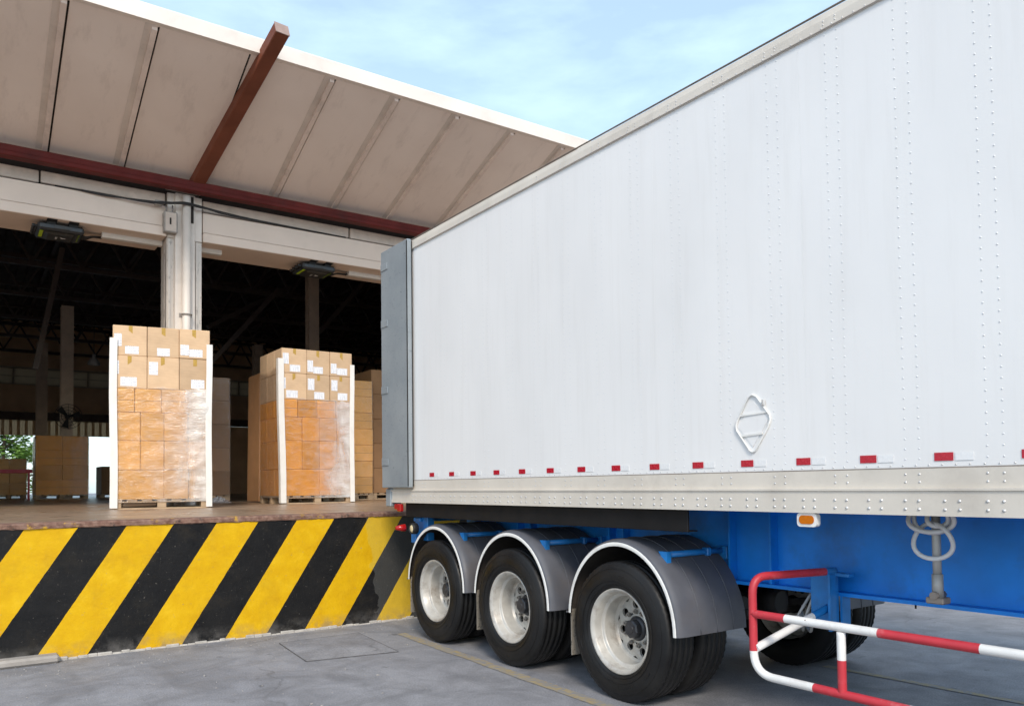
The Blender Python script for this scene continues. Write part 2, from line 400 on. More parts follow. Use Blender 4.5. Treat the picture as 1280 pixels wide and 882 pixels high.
def m_film(name, thin, glare):
    t = NT(name); oi = t.node('ShaderNodeObjectInfo'); va = t.node('ShaderNodeVectorMath', operation='ADD')
    t.l.new(t.co, va.inputs[0]); t.l.new(oi.outputs['Location'], va.inputs[1]); oc = t.co; t.co = va.outputs[0]
    tr = t.node('ShaderNodeBsdfTransparent'); gl = t.node('ShaderNodeBsdfGlossy'); gl.inputs['Roughness'].default_value = .2; gl.inputs[0].default_value = (1, .98, .95, 1)
    df = t.node('ShaderNodeBsdfDiffuse'); df.inputs[0].default_value = (.9, .84, .76, 1)
    bn = t.node('ShaderNodeBump'); bn.inputs['Strength'].default_value = .5; bn.inputs['Distance'].default_value = .03
    wr = t.mix(.45, t.noise(5, 6, .6, t.map((.7, .7, 2.8), rot=(0, R(9), 0)), 1.2), t.noise(16, 5, .6, t.map((.5, .5, 2.2), rot=(0, R(-18), 0)), 1.5)); t.l.new(wr, bn.inputs['Height'])
    for q in (gl, df): t.l.new(bn.outputs[0], q.inputs['Normal'])
    lw = t.node('ShaderNodeFresnel'); lw.inputs[0].default_value = 1.5; t.l.new(bn.outputs[0], lw.inputs['Normal'])
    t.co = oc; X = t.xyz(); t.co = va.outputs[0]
    edge = t.ramp(t.math('MULTIPLY', t.math('ADD', X[0], t.math('MULTIPLY', t.math('SUBTRACT', t.noise(2.4, 5, .6, t.map((1, 1, .55)), .6), .5), 1.4)), .5), (.22, 0.), (.45, .25), (.68, 1.))  # whitish glare painted into the film, growing towards the right side
    crease_glint = t.ramp(t.noise(6, 7, .66, t.map((.6, .6, 2.6), rot=(0, R(12), 0)), 1.8), (.47, 0.), (.5, 1.), (.53, 0.))  # thin highlights painted along the film's wrinkles
    gw = t.math('ADD', t.math('ADD', t.math('MULTIPLY', lw.outputs[0], .5), thin), t.math('ADD', t.math('MULTIPLY', edge, .30 * glare), t.math('MULTIPLY', crease_glint, .15 * glare)), True)
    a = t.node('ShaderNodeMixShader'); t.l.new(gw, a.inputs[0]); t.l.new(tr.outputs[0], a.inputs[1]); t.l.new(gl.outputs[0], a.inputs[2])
    c_ = t.node('ShaderNodeMixShader'); t.l.new(t.math('ADD', t.math('MULTIPLY', edge, .55 * glare), t.math('MULTIPLY', crease_glint, .06 * glare)), c_.inputs[0]); t.l.new(a.outputs[0], c_.inputs[1]); t.l.new(df.outputs[0], c_.inputs[2])
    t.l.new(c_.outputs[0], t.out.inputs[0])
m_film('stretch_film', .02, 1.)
m_film('film_dim', .0, .2)  # film for the loads further back, with little of the painted glare
simple('crumpled', (.6, .58, .56), .25, .3, .2, 20)
simple('yellow_paint_road', (.5, .34, .08), .7)
def m_line():
    t = NT('line_paint'); k = t.mix(t.ramp(t.noise(16, 7, .75), (.38, .1), (.58, 1.)), t.ramp(t.noise(5, 5), (.3, (.36, .26, .11)), (.7, (.44, .33, .14))), (.24, .237, .24))
    t.set('Base Color', k); t.set('Roughness', .75); t.bump(t.noise(100, 3), .3, .004)
m_line()
simple('cover_concrete', (.20, .197, .205), .8, 0, .25, 6, .5, 50, (.33, .32, .31), .6)
simple('seam_grime', (.11, .107, .11), .9, 0, .4, 9)
simple('kerb_concrete', (.34, .31, .28), .85, 0, .15, 6, .5, 40, (.2, .18, .16), .5)
simple('mortar', (.45, .42, .38), .9, 0, .2, 12, .6, 40)
simple('grit', (.34, .32, .3), .9, 0, .4, 50)
simple('bark', (.09, .06, .04), .9, 0, .3, 8, .5, 20)
def m_leaf():
    t = NT('leaf_green'); oi = t.noise(1.2, 3)
    t.set('Base Color', t.ramp(oi, (.3, (.09, .19, .02)), (.7, (.17, .30, .04)))); t.set('Roughness', .6)
m_leaf()

# ------------------------------------------------------------------ ground
DY, DZ = 8.12, 1.215        # dock face, dock floor
gm = MB(); gm.add([(-400, -400, 0), (400, -400, 0), (400, 400, 0), (-400, 400, 0)], [(0, 1, 2, 3)])
tag(gm.build('yard_ground', 'yard_concrete'), 'grey worn concrete yard in front of the loading dock', 'ground', kind='structure')
def marking(pts, w, label):
    m = MB(); n = len(pts)
    L_, R_ = [], []
    for i, (x, y) in enumerate(pts):
        j = random.uniform(-.008, .008); L_.append((x - w / 2 + j, y, .004)); R_.append((x + w / 2 + random.uniform(-.008, .008), y, .004))
    m.add(L_ + R_, [(i, i + 1, n + i + 1, n + i) for i in range(n - 1)])
    tag(m.build('yellow_bay_line', 'line_paint'), label, 'road marking', 'painted bay lines', 'structure')
marking([(3.72 - (7.35 - y) * .035, y) for y in [7.35 - .18 * i for i in range(60)]], .105, 'worn yellow painted line beside the near trailer wheels')
marking([(5.80 + (3.9 - y) * .045, y) for y in [3.9 - .2 * i for i in range(45)]], .07, 'thin worn yellow painted line beyond the trailer side guard')
m = MB(); m.prism([(2.56, 7.62), (2.48, 6.68), (3.29, 6.55), (3.39, 7.64)], 'Z', .002, .007); o = m.build('cover_slab', 'yard_concrete', None, (2.93, 7.1, 0)); o.location = (2.93, 7.1, 0)
cov = thing('drain_cover', 'square concrete drain cover set flush in the yard', 'drain cover', (2.93, 7.1, 0)); o.parent = cov; o.location = (0, 0, 0)
m = MB()
cp = [(2.56, 7.62), (2.48, 6.68), (3.29, 6.55), (3.39, 7.64)]
for i in range(4): a, b_ = cp[i], cp[(i + 1) % 4]; m.bar((a[0], a[1], .004), (b_[0], b_[1], .004), .006, .009)
m.build('seam', 'seam_grime', cov)
m = MB(); m.box(-3, .75, 7.98, 8.16, 0, .07, 0, .02)
single(m, 'kerb_stone', 'kerb_concrete', 'pale low concrete kerb stone against the foot of the striped dock wall', 'kerb', (-1.1, 8.07, 0))
m = MB()
for i in range(420):
    x = random.uniform(-.5, 4.6); y = 8.05 - abs(random.gauss(0, .5)) if random.random() < .6 else random.uniform(5.2, 8); s_ = random.uniform(.002, .006) if random.random() < .93 else random.uniform(.006, .012)
    M = Matrix.Rotation(random.uniform(0, 6), 3, 'Z'); m.obox((x, y, s_ * .4), M, (s_, s_ * random.uniform(.5, 1), s_ * .5), 0, s_ * .25)
tag(m.build('loose_grit', 'grit'), 'scattered pale grit and chips on the yard by the dock wall', 'grit', kind='stuff')

# ------------------------------------------------------------------ loading dock
dock = thing('loading_dock', 'concrete loading dock wall with diagonal yellow and black hazard stripes', 'loading dock', (2, DY, 0))
m = MB(); m.box(-14, 27, DY, DY + .4, -.3, DZ - .03); m.build('front_wall', 'hazard_paint', dock, (0, DY, 0)).location = (-2, 0, 0)
m = MB(); n = 1500; vv = []; pr = [(.17, .004), (.02, .004), (-.004, -.002), (-.013, -.014), (-.013, -.045), (-.002, -.052)]
for i in range(n + 1):
    x = -9 + 22 * i / n
    for k, (dy, dz) in enumerate(pr):
        a_ = 0 if k == 0 else (.006 if k < 4 else .009); vv.append((x, DY + dy + a_ * noise.noise((x * 9, k * 3.3, 0)) + a_ * .6 * noise.noise((x * 31, k * 2.1, 5)), DZ + dz + a_ * (noise.noise((x * 7, k * 1.7, 9)) - .2)))
m.add(vv, [(i * 6 + k, i * 6 + k + 1, (i + 1) * 6 + k + 1, (i + 1) * 6 + k) for i in range(n) for k in range(5)])
m.build('edge_strip', 'worn_edge', dock, (0, DY, 0)).location = (-2, 0, 0)
m = MB(); x = .72
while x < 6.5:
    w = random.uniform(.04, .14); m.box(x, x + w, DY - random.uniform(.012, .04), DY + .01, -.01, random.uniform(.008, .03), 0, .006); x += w
m.build('base_mortar', 'mortar', dock)
m = MB(); m.box(-14, 27, DY + .16, 46, DZ - .4, DZ)
tag(m.build('warehouse_floor', 'hall_floor'), 'smooth brown grey concrete floor of the dock and hall', 'floor', kind='structure')

# ------------------------------------------------------------------ warehouse
WY = 14.0; LZ = 5.70
wh = thing('warehouse', 'beige warehouse front with tall dark loading openings and steel roof hall', 'warehouse', (3.1, WY, DZ))
def bay(x0, x1, joints):
    m = MB(); m.box(x0, x1, WY, WY + .96, LZ, LZ + .16, 0, .01); m.build('lintel', 'header_paint', wh)
    m = MB(); m.box(x0 + .004, x1 - .004, WY + .035, WY + .9, LZ + .172, 6.215, 0, .006); m.build('header_panel', 'header_paint', wh)
    js = [x0] + joints + [x1]
    for a, b_ in zip(js, js[1:]):
        m = MB(); m.box(a + .012, b_ - .012, WY + .06 + random.uniform(0, .02), WY + .9, 6.245 + random.uniform(-.008, .008), 6.435, 0, .012); m.build('block', 'header_block', wh)
    m = MB(); m.box(x0, x1, WY + .12, WY + .85, LZ + .15, 6.7); m.build('header_core', 'joint_dark', wh)
bay(-7.5, 2.82, [-5.6, -3.6, -1.3, 1.0]); bay(3.40, 9.6, [6.1, 8.1]); bay(10.2, 26.5, [13, 16, 19, 22])
m = MB(); m.box(-14, 27, WY + .3, WY + .6, 6.70, 9.25); m.build('upper_wall', 'hall_wall', wh)
m = MB(); m.box(-14, -7.5, WY + .02, WY + .6, DZ, 6.68); m.build('front_wall', 'header_paint', wh)
m = MB(); m.box(10.2, 26.9, WY + .1, WY + .6, DZ, LZ - .002); m.build('front_wall', 'header_paint', wh)
def column(x0, x1, pipe):
    w = x1 - x0
    m = MB(); m.box(x0 + .12, x1 - .12, WY - .02, WY + .5, DZ, 6.46, 0, .012); c = m.build('column', 'column_white', wh)
    m = MB()
    for a, b_ in ((x0, x0 + .118), (x1 - .118, x1)):
        m.box(a, b_, WY + .06, WY + .2, DZ, LZ - .003); m.box(a, b_ , WY + .26, WY + .5, DZ, LZ - .003)
        m.box(a + .02, a + .05, WY + .03, WY + .06, DZ, LZ - .01)
    m.build('shutter_guide', 'shutter_guide', wh)
    m = MB()
    for a, b_ in ((x0 + .005, x0 + .118), (x1 - .118, x1 - .005)): m.box(a, b_, WY + .03, WY + .5, LZ + .001, 6.45)
    m.build('column_flange', 'column_white', wh)
    if pipe:
        m = MB(); m.tube([(pipe, WY - .1, DZ), (pipe, WY - .1, 6.4)], .068, 16); p = m.build('downpipe', 'column_white', c)
        for z in (1.9, 4.4):
            m = MB(); m.tube([(pipe + .085 * math.cos(a), WY - .1 - .085 * math.sin(a), z) for a in [R(i * 20) for i in range(-1, 11)]], .011, 6); m.box(pipe - .1, pipe + .1, WY - .035, WY - .02, z - .03, z + .03); m.build('pipe_clamp', 'box_grey', c)
        m = MB(); m.box(pipe + .085, pipe + .125, WY - .05, WY - .02, 5.98, 6.42); m.build('slot_bracket', 'joint_dark', c)
column(2.83, 3.39, 3.11); column(9.61, 10.19, None)
# hall shell
m = MB(); m.box(-14.3, -14, WY, 46, 0, 9.2); m.build('side_wall', 'hall_wall', wh)
m = MB(); m.box(27, 27.3, WY, 46, 0, 9.2); m.build('side_wall', 'hall_wall', wh)
FY = 42
m = MB(); m.box(-14, -9, FY, FY + .3, DZ, 4.0); m.build('far_wall', 'hall_wall', wh)
m = MB(); m.box(6.6, 27, FY, FY + .3, DZ, 4.68); m.build('far_wall', 'hall_wall', wh)
m = MB(); m.box(-14, 27, FY, FY + .3, 5.05, 6.29); m.build('far_wall', 'hall_wall', wh)
m = MB(); m.box(-14, 27, FY, FY + .3, 7.09, 9.25); m.build('far_wall', 'hall_wall', wh)
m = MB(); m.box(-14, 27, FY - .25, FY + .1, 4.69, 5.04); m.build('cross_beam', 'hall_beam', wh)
x = -9
while x < 6.45:
    m = MB(); m.box(x, x + .2995, FY + .02, FY + .03, 4.0, 4.69); m.box(x + .08, x + .2, FY - .01, FY + .0195, 4.0, 4.69); m.build('cladding_strip', 'clad_beige', wh); x += .3
for i in range(30):
    xx = -3 + i * 1.0
    m = MB(); m.box(xx + .06, xx + 1.0, FY + .12, FY + .15, 6.35, 7.03); p = m.build('window_pane', 'dusty_glass', wh)
    m = MB(); m.box(xx, xx + .06, FY, FY + .28, 6.29, 7.09); m.box(xx + .06, xx + 1, FY, FY + .28, 6.29, 6.35); m.box(xx + .06, xx + 1, FY, FY + .28, 7.03, 7.09); m.box(xx + .06, xx + .94, FY + .05, FY + .1, 6.67, 6.70); m.build('frame', 'window_frame', p)
m = MB(); m.box(-14, -3, FY, FY + .3, 6.29, 7.09); m.build('far_wall', 'hall_wall', wh)
m = MB(); m.box(-14, -9, FY + .02, FY + .3, 4.0, 4.69); m.build('far_wall', 'hall_wall', wh)
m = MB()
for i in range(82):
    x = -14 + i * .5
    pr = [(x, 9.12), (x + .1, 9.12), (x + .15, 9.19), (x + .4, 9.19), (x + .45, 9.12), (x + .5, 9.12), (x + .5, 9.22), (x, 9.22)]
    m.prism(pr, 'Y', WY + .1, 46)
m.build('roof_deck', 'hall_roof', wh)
for y in (17, 21, 25, 29, 33, 37, 41):
    m = MB()
    m.box(-14, 27, y - .07, y + .07, 7.6, 7.72); m.box(-14, 27, y - .07, y + .07, 8.78, 8.9)
    for i in range(34):
        x = -14 + i * 1.2; m.bar((x, y, 7.71), (x + .6, y, 8.79), .06, .06); m.bar((x + .6, y, 8.79), (x + 1.2, y, 7.71), .06, .06)
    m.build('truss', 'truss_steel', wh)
for i in range(18):
    m = MB(); x = -13 + i * 2.2; m.box(x - .05, x + .05, WY + .7, 46, 8.92, 9.11); m.build('purlin', 'truss_steel', wh)
for cx_, cy_, w in ((2.95, 30, .36), (2.83, 38, .4), (8.37, 22, .3), (-4.5, 22, .3), (15, 22, .3), (10.5, 34, .36), (17, 34, .36), (-4, 34, .36)):
    m = MB(); m.box(cx_ - w / 2, cx_ + w / 2, cy_ - w / 2, cy_ - w / 2 + .05, DZ, 7.6); m.box(cx_ - w / 2, cx_ + w / 2, cy_ + w / 2 - .05, cy_ + w / 2, DZ, 7.6); m.box(cx_ - .03, cx_ + .03, cy_ - w / 2 + .05, cy_ + w / 2 - .05, DZ, 7.6)
    m.build('hall_column', 'hall_column', wh)
for p, q in (((5.4, 22, 4.7), (7.4, 22, 7.1)), ((8.5, 22, 5.9), (10.2, 22, 7.9)), ((1.5, 22, 4.4), (2.05, 22, 7.4)), ((6.2, 25, 6.4), (8.8, 25, 8.0)), ((-1, 21, 6), (1.2, 21, 8))):
    m = MB(); m.bar(p, q, .12, .12); m.build('brace', 'truss_steel', wh)

# ------------------------------------------------------------------ canopy over the dock
can = thing('dock_canopy', 'beige panelled canopy sloping up over the dock with white edge', 'canopy', (3.1, 13.8, 6.7))
S_ = .37; FYC = 11.15
zc = lambda y: 6.70 + S_ * (13.8 - y)
def slope_box(x0, x1, y0, y1, d0, d1, name, mt, par=can, b=0):
    m = MB(); vv = []
    for x in (x0, x1):
        for y in (y0, y1):
            for d in (d0, d1): vv.append((x, y, zc(y) + d))
    m.add(vv, [(0, 1, 3, 2), (4, 6, 7, 5), (0, 4, 5, 1), (2, 3, 7, 6), (0, 2, 6, 4), (1, 5, 7, 3)]); return m.build(name, mt, par)
ribs = [-6.75, -5.63, -4.51, -3.39, -2.27, -1.15, -.03, 1.09, 2.15, 3.36, 4.64, 5.72, 6.84, 7.96, 9.08, 10.2, 11.3, 12.4]
for i, (a, b_) in enumerate(zip(ribs, ribs[1:])):
    slope_box(a + .016, b_ - .012, FYC + .02, 14.2, 0, .025, 'soffit_panel', 'soffit_panel')
for i, a in enumerate(ribs):
    if abs(a - 3.36) < .01: continue
    slope_box(a - .085, a - .015, FYC + .06, 13.84, -.045, -.001, 'rib', 'soffit_rib')
    slope_box(a - .17, a - .012, FYC + .02, 13.84, -.006, -.0015, 'lap_strip', 'lap_grey')
slope_box(-7, 12.6, FYC, 14.3, .05, .09, 'roof_sheet', 'roof_sheet')
slope_box(-7, 12.6, FYC + .1, 14.2, .028, .045, 'backing_sheet', 'joint_dark')
zf = zc(FYC)
m = MB(); m.prism([(FYC - .05, zf - .015), (FYC + .06, zf - .015), (FYC + .06, zf + .012), (FYC, zf + .012), (FYC, zf + .20), (FYC - .02, zf + .22), (FYC - .05, zf + .19)], 'X', -7, 12.6); m.build('fascia', 'fascia_white', can)
slope_box(-7, 12.6, FYC - .03, FYC + .5, .145, .16, 'edge_flashing', 'fascia_white')
# red beam along the wall and the brown cantilever beam
m = MB(); m.box(-7.4, 12.5, 13.66, 13.84, 6.43, 6.60, 0, .012); m.box(-7.4, 12.5, 13.652, 13.66, 6.50, 6.515); m.build('eaves_beam', 'red_steel', can)
def cant(xa, xb):
    p, q = Vector((xa, 13.85, zc(13.85) - .088)), Vector((xb, 10.62, zc(10.62) - .05))
    m = MB(); m.bar(p, q, .20, .17, 0, .012); c = m.build('cantilever_beam', 'brown_steel', can)
    d = (q - p).normalized(); m = MB(); m.bar(q + d * .002, q + d * .012, .205, .175, 0); m.build('end_cap', 'cap_dull', c)
cant(3.24, 3.62); cant(-3.4, -3.4); cant(9.9, 9.9)

# ------------------------------------------------------------------ fixtures on the header
jb = thing('junction_box', 'small grey electrical junction box on the beige header beside the column', 'junction box', (2.86, WY, 5.74))
m = MB(); m.box(2.755, 2.965, WY - .12, WY + .034, 5.74, 6.09, 0, .012); b0 = m.build('box_body', 'box_grey', jb)
m = MB(); m.box(2.775, 2.945, WY - .128, WY - .121, 5.76, 6.07, 0, .003); m.build('cover', 'header_block', jb)
m = MB(); m.box(2.84, 2.865, WY - .135, WY - .128, 5.87, 5.98); m.build('slot', 'joint_dark', jb)
m = MB(); m.tube([(2.8, WY - .05, 6.09), (2.8, WY - .05, 6.2)], .012); m.tube([(2.9, WY - .05, 6.09), (2.9, WY - .05, 6.22)], .012); m.build('conduit_stub', 'box_grey', jb)
cb = thing('cable_run', 'bundle of thin dark cables strung along the header past the column', 'cables', (3.0, WY, 6.2))
for k in range(4):
    j = lambda s=.02: random.uniform(-s, s)
    pts = [(1.2 + k * .12, WY + .02, 6.225 + j(.006)), (1.9, WY - .01, 6.215 + j()), (2.45, WY - .06, 6.20 + j()), (2.75, WY - .14, 6.22 + j(.03)), (3.05, WY - .20, 6.24 + j(.03)), (3.3, WY - .12, 6.27 + j(.03)), (3.7, WY - .04, 6.25 + j()), (4.4, WY, 6.235 + j(.01)), (5.4 + k * .2, WY + .02, 6.225)]
    m = MB(); m.tube(smooth_path(pts, 5), .011, 6); m.build('cable', 'cable_black', cb)
m = MB(); m.box(2.62, 2.74, WY - .11, WY - .02, 6.17, 6.25, 0, .008); m.build('cable_clip', 'box_grey', cb)
def trunk(x0, x1, y, label):
    m = MB(); m.prism([(y - .07, LZ), (y + .07, LZ), (y + .07, LZ - .05), (y + .05, LZ - .075), (y - .05, LZ - .075), (y - .07, LZ - .05)], 'X', x0, x1)
    single(m, 'cable_trunking', 'trunking_white', label, 'cable duct', ((x0 + x1) / 2, y, LZ), 'white ducts under the lintels')
trunk(1.9, 2.82, 14.4, 'white cable duct under the lintel running from the left reader to the column')
trunk(3.41, 3.80, 14.4, 'short white cable duct under the lintel just right of the white column')
trunk(6.22, 9.4, 14.45, 'white cable duct under the lintel leading from the right reader to the trailer')
def reader(x, y, label, cable_to):
    t = thing('tag_reader', label, 'reader', (x, y, LZ), 0, 'readers under the door lintels')
    w, d, hgt = .32, .30, .115
    m = MB(); m.box(-w, w, -d, d, -.035 - hgt, -.035, 0, .03); bdy = m.build('housing', 'device_black', t, (0, 0, 0))
    m = MB(); zt, zb = -.035 - hgt, -.035 - hgt - .028
    a = [(-.22, -.2), (.2, -.2), (.2, .24), (-.22, .24)]; c_ = [(-.17, -.16), (.165, -.16), (.165, .2), (-.17, .2)]
    m.add([(p[0], p[1], zt) for p in a] + [(p[0], p[1], zb) for p in c_], [(4, 5, 6, 7)] + [(i, (i + 1) % 4, 4 + (i + 1) % 4, 4 + i) for i in range(4)]); m.build('cover', 'device_cover', bdy, (0, 0, 0))
    m = MB(); m.box(-.285, -.235, -.2, .16, zt - .006, zt + .01, 0, .004); m.build('green_strip', 'device_green', bdy, (0, 0, 0))
    for k in range(6):
        m = MB(); m.obox((.255, -.2 + k * .075, zt - .001), Matrix.Rotation(R(45 * (k % 2)), 3, 'Z'), (.008, .008, .003)); m.build('indicator_light', 'device_green', bdy, (0, 0, 0))
    m = MB(); m.box(-.1, .12, -d - .006, -d + .01, -.12, -.06, 0, .004); m.box(.04, .075, -d - .012, -d, -.11, -.07); m.build('connector_panel', 'device_cover', bdy, (0, 0, 0))
    for k in range(4):
        m = MB(); yy = -.21 + k * .14; m.tube([(-w + .01, yy, -.09), (-w - .035, yy, -.09)], .022, 10); m.tube([(-w - .035, yy, -.09), (-w - .07, yy, -.09)], .029, 8); m.build('antenna_port', 'device_black', t, (0, 0, 0))
    for sx in (-.13, .17):
        m = MB(); m.box(sx - .07, sx + .07, -d - .10, -d + .12, -.012, -.002, 0, .003); m.box(sx - .06, sx + .06, -d + .01, -d + .05, -.06, -.012); m.build('mount_bracket', 'seal_black', t, (0, 0, 0))
    for k in range(4):
        m = MB(); yy = -.05 + k * .05
        m.tube(smooth_path([(w - .01, yy, -.10), (w + .06, yy, -.11), (w + .16, .0 + k * .02, -.07), (cable_to, .05 + k * .025, -.045)], 5), .013, 6); m.build('cable', 'cable_black', t, (0, 0, 0))
    # printed mark and lettering on the underside
    cu = bpy.data.curves.new('lettering', 'FONT'); cu.body = 'ZEBRA'; cu.size = .045; cu.extrude = .0005; cu.align_x = 'CENTER'
    to = bpy.data.objects.new('tmp', cu); col.objects.link(to); dg = bpy.context.evaluated_depsgraph_get(); me = bpy.data.meshes.new_from_object(to.evaluated_get(dg)); bpy.data.objects.remove(to)
    me.transform(Matrix.Translation((-.06, .02, zb - .0015)) @ Matrix.Rotation(R(90), 4, 'Z') @ Matrix.Rotation(R(180), 4, 'X')); me.materials.clear(); me.materials.append(MAT['print_white']); kid(me, 'lettering', bdy)
    m = MB()
    for k in range(5):
        a0 = .0 + k * .02; m.tube(smooth_path([(.0 + .012 * k, -.05 + .012 * k, zb - .002), (.03 + .012 * k, .0, zb - .002), (.02 + .016 * k, .05 - .006 * k, zb - .002)], 4), [.001 + .004 * math.sin(math.pi * i / 8) for i in range(9)], 5)
    m.build('printed_emblem', 'print_white', bdy, (0, 0, 0))
reader(1.30, 14.42, 'black box reader with green strip under the left lintel', .62)
reader(5.52, 14.42, 'black box reader under the right lintel nearest the trailer', .72)

# ------------------------------------------------------------------ trailer
T = 3.74; T2 = 6.19; RY = 7.62; FR = -5.9
tr = thing('semi_trailer', 'white box semi trailer with blue chassis backed up to the dock', 'trailer', (4.965, 1.0, 0))
PZ0, PZ1 = 1.554, 3.88
ys = [7.05 - i * 1.116 for i in range(12)]; ys = [y for y in ys if y > FR] + [FR]; ys[0] = RY - .03
for i, (a, b_) in enumerate(zip(ys, ys[1:])):
    m = MB(); m.box(T, T + .03, b_ + .0002, a - .0002, PZ0 + .003, PZ1 + .02); m.build('side_panel', 'trailer_white', tr)
m = MB(); m.box(T2 - .03, T2, FR, RY - .03, PZ0, PZ1 + .02); m.build('far_side_panel', 'trailer_white', tr)
m = MB(); m.box(T + .031, T2 - .031, FR, FR + .04, 1.4, 3.95); m.build('front_panel', 'trailer_white', tr)
m = MB(); m.box(T + .02, T2 - .02, FR, RY - .05, 3.955, 3.98); m.build('roof', 'trailer_roof', tr)
m = MB(); m.box(T + .035, T2 - .035, FR + .05, RY - .06, 1.42, 1.50); m.build('floor', 'under_dark', tr)
m = MB()
for i in range(44): y = RY - .2 - i * .3; m.box(T + .03, T2 - .03, y - .03, y + .03, 1.345, 1.419)
m.build('cross_bearers', 'under_dark', tr)
def rail(name, poly, mt):
    m = MB(); m.prism([(x, z) for x, z in poly], 'Y', FR, RY - .01); return m.build(name, mt, tr)
for sx, side in ((1, T), (-1, T2)):
    X = lambda d: side + sx * d
    rail('top_rail', [(X(-.012), PZ1), (X(-.012), 3.935), (X(-.004), 3.94), (X(.0), 3.975), (X(.03), 3.995), (X(.10), 3.998), (X(.10), 3.98), (X(.034), 3.98), (X(.034), PZ1)], 'rail_beige')
    rail('bottom_rail', [(X(-.006), 1.462), (X(-.006), PZ0), (X(.034), PZ0), (X(.034), 1.34), (X(.05), 1.34), (X(.05), 1.332), (X(-.016), 1.332), (X(-.016), 1.448), (X(-.024), 1.450), (X(-.024), 1.461)], 'rail_beige')
m = MB(); m.box(T - .003, T - .0012, FR, RY - .02, PZ0 + .0005, PZ0 + .006); m.box(T - .0145, T - .012, FR, RY - .02, 3.8795, 3.884); m.build('seam_line', 'rail_dark', tr)
m = MB(); m.box(T + .012, T + .03, FR, RY - .02, 3.9965, 4.001, 0, .002); m.build('roof_edge_strip', 'rail_dark', tr)
def rivet(m, x, y, z, r, hgt, mi=0):
    n = 8; vv = [(x, y + r * math.cos(2 * math.pi * j / n), z + r * math.sin(2 * math.pi * j / n)) for j in range(n)] + [(x - hgt * .8, y + r * .6 * math.cos(2 * math.pi * j / n), z + r * .6 * math.sin(2 * math.pi * j / n)) for j in range(n)] + [(x - hgt, y, z)]
    m.add(vv, [(j, (j + 1) % n, n + (j + 1) % n, n + j) for j in range(n)] + [(n + j, n + (j + 1) % n, 2 * n) for j in range(n)], mi, True)
m = MB(); posts = [2.761 + .372 * k for k in range(-13, 12)]
for y in posts:
    for dy in (-.034, .034):
        z = 1.60
        while z < 3.86: rivet(m, T - .0005, y + dy, z, .0044, .0024); z += .049
tag(m.build('panel_rivets', 'rivet_white', tr), kind='stuff')
m = MB(); y = RY - .1
while y > FR: rivet(m, T - .0115, y, 3.892, .005, .003); y -= .062
for y in posts:
    for dy in (-.034, .034):
        for z in (3.905, 3.925): rivet(m, T - .0115, y + dy, z, .005, .003)
        for z in (1.49, 1.527): rivet(m, T - .0055, y + dy, z, .0065, .004)
    y2 = y
    for yy in (y, y + .186):
        for dy in (-.033, .033):
            for z in (1.362, 1.402): rivet(m, T - .0155, yy + dy, z, .0085, .006)
y = RY - .1
while y > FR: rivet(m, T - .0005, y, PZ0 + .016, .0042, .003); y -= .062
tag(m.build('rail_rivets', 'rivet_metal', tr), kind='stuff')
tapes = [1.869 + .3718 * k for k in range(-10, 14)]
mr = MB(); mr.box(T - .0035, T - .0012, -.043, .043, -.019, .019); mr = mr.mesh('reflective_tape', 'tape_red')
mw = MB(); mw.box(T - .0030, T - .0012, -.04, .04, -.018, .018); mw = mw.mesh('white_tape', 'tape_white')
for y in tapes:
    a = kid(mr, 'reflective_tape', tr, (-4.965, y - 1, 1.607)); a = kid(mw, 'white_tape', tr, (-4.965, y - 1.092, 1.606))
# placard holder
dm = [(2.935, 2.0), (2.905, 1.985), (2.82, 1.875), (2.815, 1.85), (2.83, 1.81), (2.92, 1.68), (2.94, 1.67), (2.96, 1.68), (3.05, 1.80), (3.056, 1.83), (3.045, 1.855), (2.965, 1.985)]
m = MB(); m.tube([(T - .007, y, z) for y, z in dm], .0065, 6, 0, True); m.bar((T - .006, 3.03, 1.885), (T - .006, 2.83, 1.895), .008, .012); m.bar((T - .006, 3.035, 1.765), (T - .006, 2.87, 1.775), .008, .012)
ph = m.build('placard_holder', 'trim_white', tr)
m = MB(); m.prism([(2.93, 1.96), (2.83, 1.85), (2.94, 1.70), (3.04, 1.82)], 'X', T - .004, T - .001); m.build('backing_plate', 'trailer_white', ph)
m = MB(); m.box(T - .02, T - .008, 2.845, 2.865, 1.93, 1.965, 0, .003); m.build('latch', 'rivet_metal', ph)
# rear frame and folded rear door
m = MB(); m.box(T - .02, T + .06, RY - .1, RY, 1.36, 3.99, 0, .008); m.box(T2 - .06, T2 + .02, RY - .1, RY, 1.36, 3.99, 0, .008); m.box(T + .061, T2 - .061, RY - .1, RY, 1.36, 1.5); m.box(T + .061, T2 - .061, RY - .1, RY, 3.86, 3.985); m.build('rear_frame', 'door_steel', tr)
m = MB(); m.box(T - .075, T - .026, 7.04, RY + .02, 1.485, 3.975, 0, .006); dr = m.build('rear_door', 'door_steel', tr)
m = MB(); m.box(T - .079, T - .0751, 7.04, 7.056, 1.5, 3.96); m.box(T - .026, T - .0165, 7.045, 7.075, 1.5, 3.96); m.build('door_seal', 'seal_black', dr)
m = MB(); m.tube([(T - .088, 7.5, 1.5), (T - .088, 7.5, 3.95)], .0, 4) if 0 else None
for z in (1.75, 2.5, 3.2, 3.8):
    mm = MB(); mm.box(T - .083, T - .0755, RY - .14, RY + .012, z - .035, z + .035, 0, .003); mm.tube([(T - .055, RY + .03, z - .05), (T - .055, RY + .03, z + .05)], .016, 8); mm.build('hinge', 'door_steel', dr)
m = MB(); m.box(T - .03, T + .1, RY - .08, RY + .03, 1.29, 1.475, 0, .008); m.build('corner_post', 'door_steel', tr)
